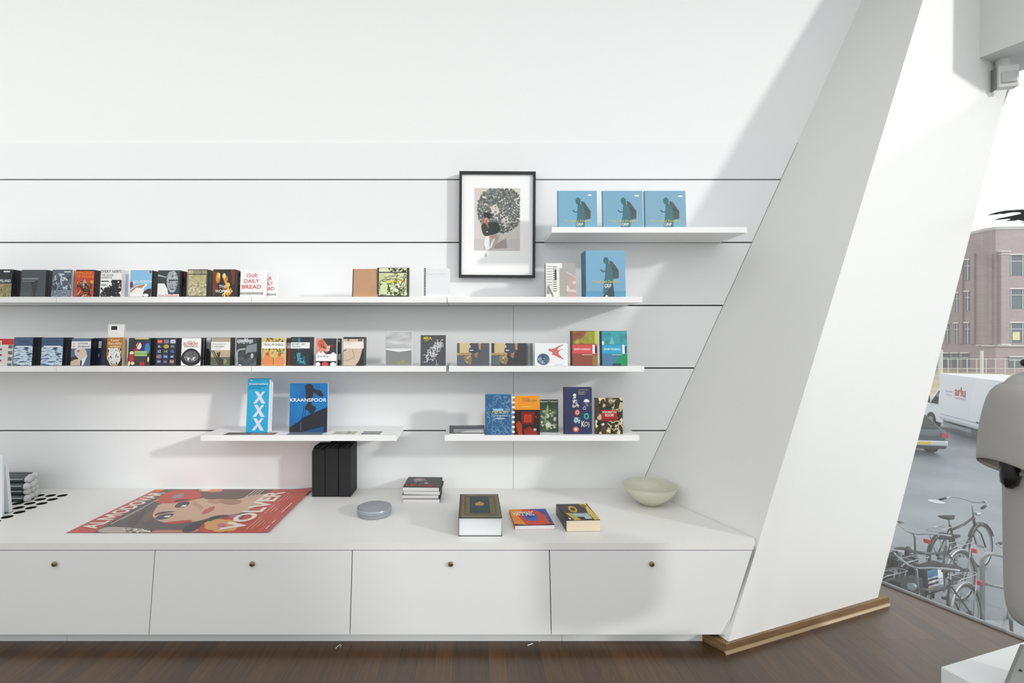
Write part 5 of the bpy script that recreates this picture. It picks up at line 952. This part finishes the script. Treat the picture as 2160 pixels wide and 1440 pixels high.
for s_ in (-1, 1):
    mb = MB(); mb.hexa([(-1.6, s_*.79, 1.0), (.7, s_*.79, 1.0), (.7, s_*.805, 1.0), (-1.6, s_*.805, 1.0)], [(-1.25, s_*.63, 1.39), (.2, s_*.63, 1.39), (.2, s_*.65, 1.39), (-1.25, s_*.65, 1.39)], M('#1d252b', .1)); mb.build('side_window', cb, xf=xf)
    mb = MB(); mb.box((-2.12, s_*.72-.1, .68), (-2.02, s_*.72+.1, .86), M('#a8333a', .3)); mb.build('tail_light', t, xf=xf)
    for x in (-1.3, 1.3):
        mb = MB(); mb.tube([(x, s_*.68, .31), (x, s_*.88, .31)], .31, RUB, 22); mb.tube([(x, s_*.86, .31), (x, s_*.89, .31)], .19, CHR, 16); mb.build('wheel', t, xf=xf)
mb = MB(); mb.box((-2.16, -.8, .4), (-2.05, .8, .58), M('#c3c8cb', .3, .3)); mb.build('bumper', t, xf=xf, bevel=.03)
mb = MB(); mb.box((-2.175, -.25, .44), (-2.16, .25, .54), '#cbb040'); mb.build('number_plate', t, xf=xf)
# ---- fence
Yf = 52; t = thing('mesh_fence', 'pale wire mesh fence in front of the brick building', 'fence'); ST_ = M('#c9ccc6', .5, .3)
x0 = gpt(1940, Yf)[0]; x1 = gpt(2300, Yf)[0]; mb = MB()
for z in (.25, 1.0, 2.0): mb.tube([(x0, Yf, GZ+z), (x1, Yf, GZ+z)], .03, ST_, 5)
mb.build('rail', t)
k = 0; x = x0
while x < x1 and k < 40:
    mb = MB(); mb.tube([(x, Yf, GZ), (x, Yf, GZ+2.05)], .045, ST_, 6); mb.build('post', t); x += 1.0; k += 1
def gatepost(px, lab):
    mb = MB(); mb.tube([(gpt(px, 48)[0], 48, GZ), (gpt(px, 48)[0], 48, GZ+(3.0 if px > 2050 else 3.1))], .12, M('#cfd2cc', .5), 8); tag(mb.build('fence_pillar'), lab, 'post', 'pale pillars at the fence')
gatepost(1985, 'thick pale pillar at the fence beside the column edge'); gatepost(2071, 'thick pale pillar at the fence above the truck')
# ---- brick building
t = thing('brick_building', 'purple-brown brick office building with rounded corner beyond the fence', 'building')
BR = bpy.data.materials.new('brick'); BR.use_nodes = True; nt = BR.node_tree; bt = nt.nodes.new('ShaderNodeTexBrick')
bt.inputs['Color1'].default_value = lin('#9d8d90'); bt.inputs['Color2'].default_value = lin('#948689'); bt.inputs['Mortar'].default_value = lin('#a59596'); bt.inputs['Scale'].default_value = 1.0; bt.inputs['Brick Width'].default_value = .44; bt.inputs['Row Height'].default_value = .16; bt.inputs['Mortar Size'].default_value = .012
tc = nt.nodes.new('ShaderNodeTexCoord'); mp = nt.nodes.new('ShaderNodeMapping'); mp.inputs['Rotation'].default_value = (math.pi/2, 0, 0); nt.links.new(tc.outputs['Object'], mp.inputs[0]); nt.links.new(mp.outputs[0], bt.inputs['Vector']); nt.links.new(bt.outputs['Color'], nt.nodes['Principled BSDF'].inputs['Base Color'])
plan = [pt(1900, 700, 70), pt(2010, 700, 64), pt(2050, 700, 61.5), pt(2072, 700, 60), pt(2100, 700, 58.8), pt(2290, 700, 58), pt(2400, 700, 80), pt(1900, 700, 95)]
RZ = 1.6+(CY-489)/F*60
mb = MB(); bot = [Vector((p.x, p.y, GZ)) for p in plan]; mb.hexa(bot, [Vector((p.x, p.y, RZ)) for p in plan], BR); mb.build('wall', t)
mb = MB(); cen = sum((Vector((p.x, p.y, 0)) for p in plan), Vector())/8
mb.hexa([cen+(Vector((p.x, p.y, 0))-cen)*1.008+Vector((0, 0, RZ)) for p in plan], [cen+(Vector((p.x, p.y, 0))-cen)*1.008+Vector((0, 0, RZ+.35)) for p in plan], M('#b3b0b4', .6)); mb.build('roof_edge', t)
mb = MB(); c_ = pt(2190, 484, 64); mb.box((c_.x-4.2, 62, RZ+.3), (c_.x+8, 70, RZ+.95), M('#bdbcc2', .6)); mb.build('roof_house', t)
def facet(px):
    for i in range(5):
        a, b = plan[i], plan[i+1]
        pa = CX+F*a.x/a.y; pb = CX+F*b.x/b.y
        if pa <= px <= pb: return a, b
    return plan[4], plan[5]
def onf(px, py, off=.0, ref=None):
    a, b = facet(ref if ref is not None else px); d = Vector(((px-CX)/F, 1, -(py-CY)/F)); e_ = b-a; n_ = Vector((e_.y, -e_.x, 0)).normalized()
    o_ = Vector((0, 0, EYE)); tt = (Vector((a.x, a.y, EYE))-o_).dot(n_)/d.dot(n_); return o_+d*tt+n_*off
def slab(mb, x0, y0, x1, y1, th, m, ref=None, back=.02):
    r_ = ref if ref is not None else (x0+x1)/2
    fr = [onf(x0, y1, th, r_), onf(x1, y1, th, r_), onf(x1, y0, th, r_), onf(x0, y0, th, r_)]; bk = [onf(x0, y1, -back, r_), onf(x1, y1, -back, r_), onf(x1, y0, -back, r_), onf(x0, y0, -back, r_)]
    mb.hexa(fr, bk, m)
GLS = M('#5a6a72', .15); LIN = M('#d8d5d2', .5); FRM = M('#c3c8cc', .4)
def bwin(x0, x1, y0, y1, mull, ref=None, paper=False):
    mb = MB(); slab(mb, x0-1, y0-2.4, x1+1, y0, .25, LIN, ref)
    for xm in mull: slab(mb, xm-.8, y0, xm+.8, y1, .09, FRM, ref)
    slab(mb, x0, y0+(y1-y0)*.28, x1, y0+(y1-y0)*.28+1.4, .09, FRM, ref)
    w_ = mb.build('window', t)
    mb = MB(); slab(mb, x0, y0, x1, y1, .04, GLS, ref); mb.build('pane', w_)
    if paper:
        mb = MB(); slab(mb, 2134, 700, 2149, 717, .12, M('#d8d3a0', .6), ref); mb.build('notice', w_)
for y0, y1 in ((538, 581), (610, 651), (681, 723)):
    bwin(2125, 2158, y0, y1, (2131, 2156), 2140, y0 > 670); bwin(2160, 2195, y0, y1, (2163, 2190), 2180)
for y0, y1 in ((548, 590), (615, 656), (681, 725)): bwin(2037, 2047, y0, y1, (2042.5,), 2042)
for y0, y1 in ((618, 658), (682, 724)): bwin(2015, 2024, y0, y1, (2020,), 2020)
bwin(1995, 2003, 683, 724, (1999,), 2000)
for x0, x1 in ((1988, 2003), (2009, 2023), (2030, 2045)): bwin(x0, x1, 745, 775, (), (x0+x1)/2 if x1 < 2010 else 2020 if x1 < 2030 else 2040)
bwin(2127, 2158, 753, 775, (), 2140)
mb = MB(); slab(mb, 2106, 532, 2124, 727, .35, BR, 2115); p_ = mb.build('pilaster', t)
mb = MB(); slab(mb, 2104, 530, 2125, 532, .45, LIN, 2115); slab(mb, 2105, 536, 2124, 537.5, .45, LIN, 2115); slab(mb, 2105, 725, 2125, 727.5, .45, LIN, 2115); mb.build('capital', p_)
mb = MB(); slab(mb, 2101, 728, 2280, 730, .3, LIN, 2150); slab(mb, 2064, 727, 2071, 729, .3, LIN, 2065); slab(mb, 2073, 728, 2100, 730, .3, LIN, 2080); mb.build('stone_band', t)
for xx in (2029, 2054, 2090):
    mb = MB(); slab(mb, xx-4, 535, xx+4, 725, .18, N(['#938182', '#9b898a'], 2), xx); mb.build('pilaster', t)
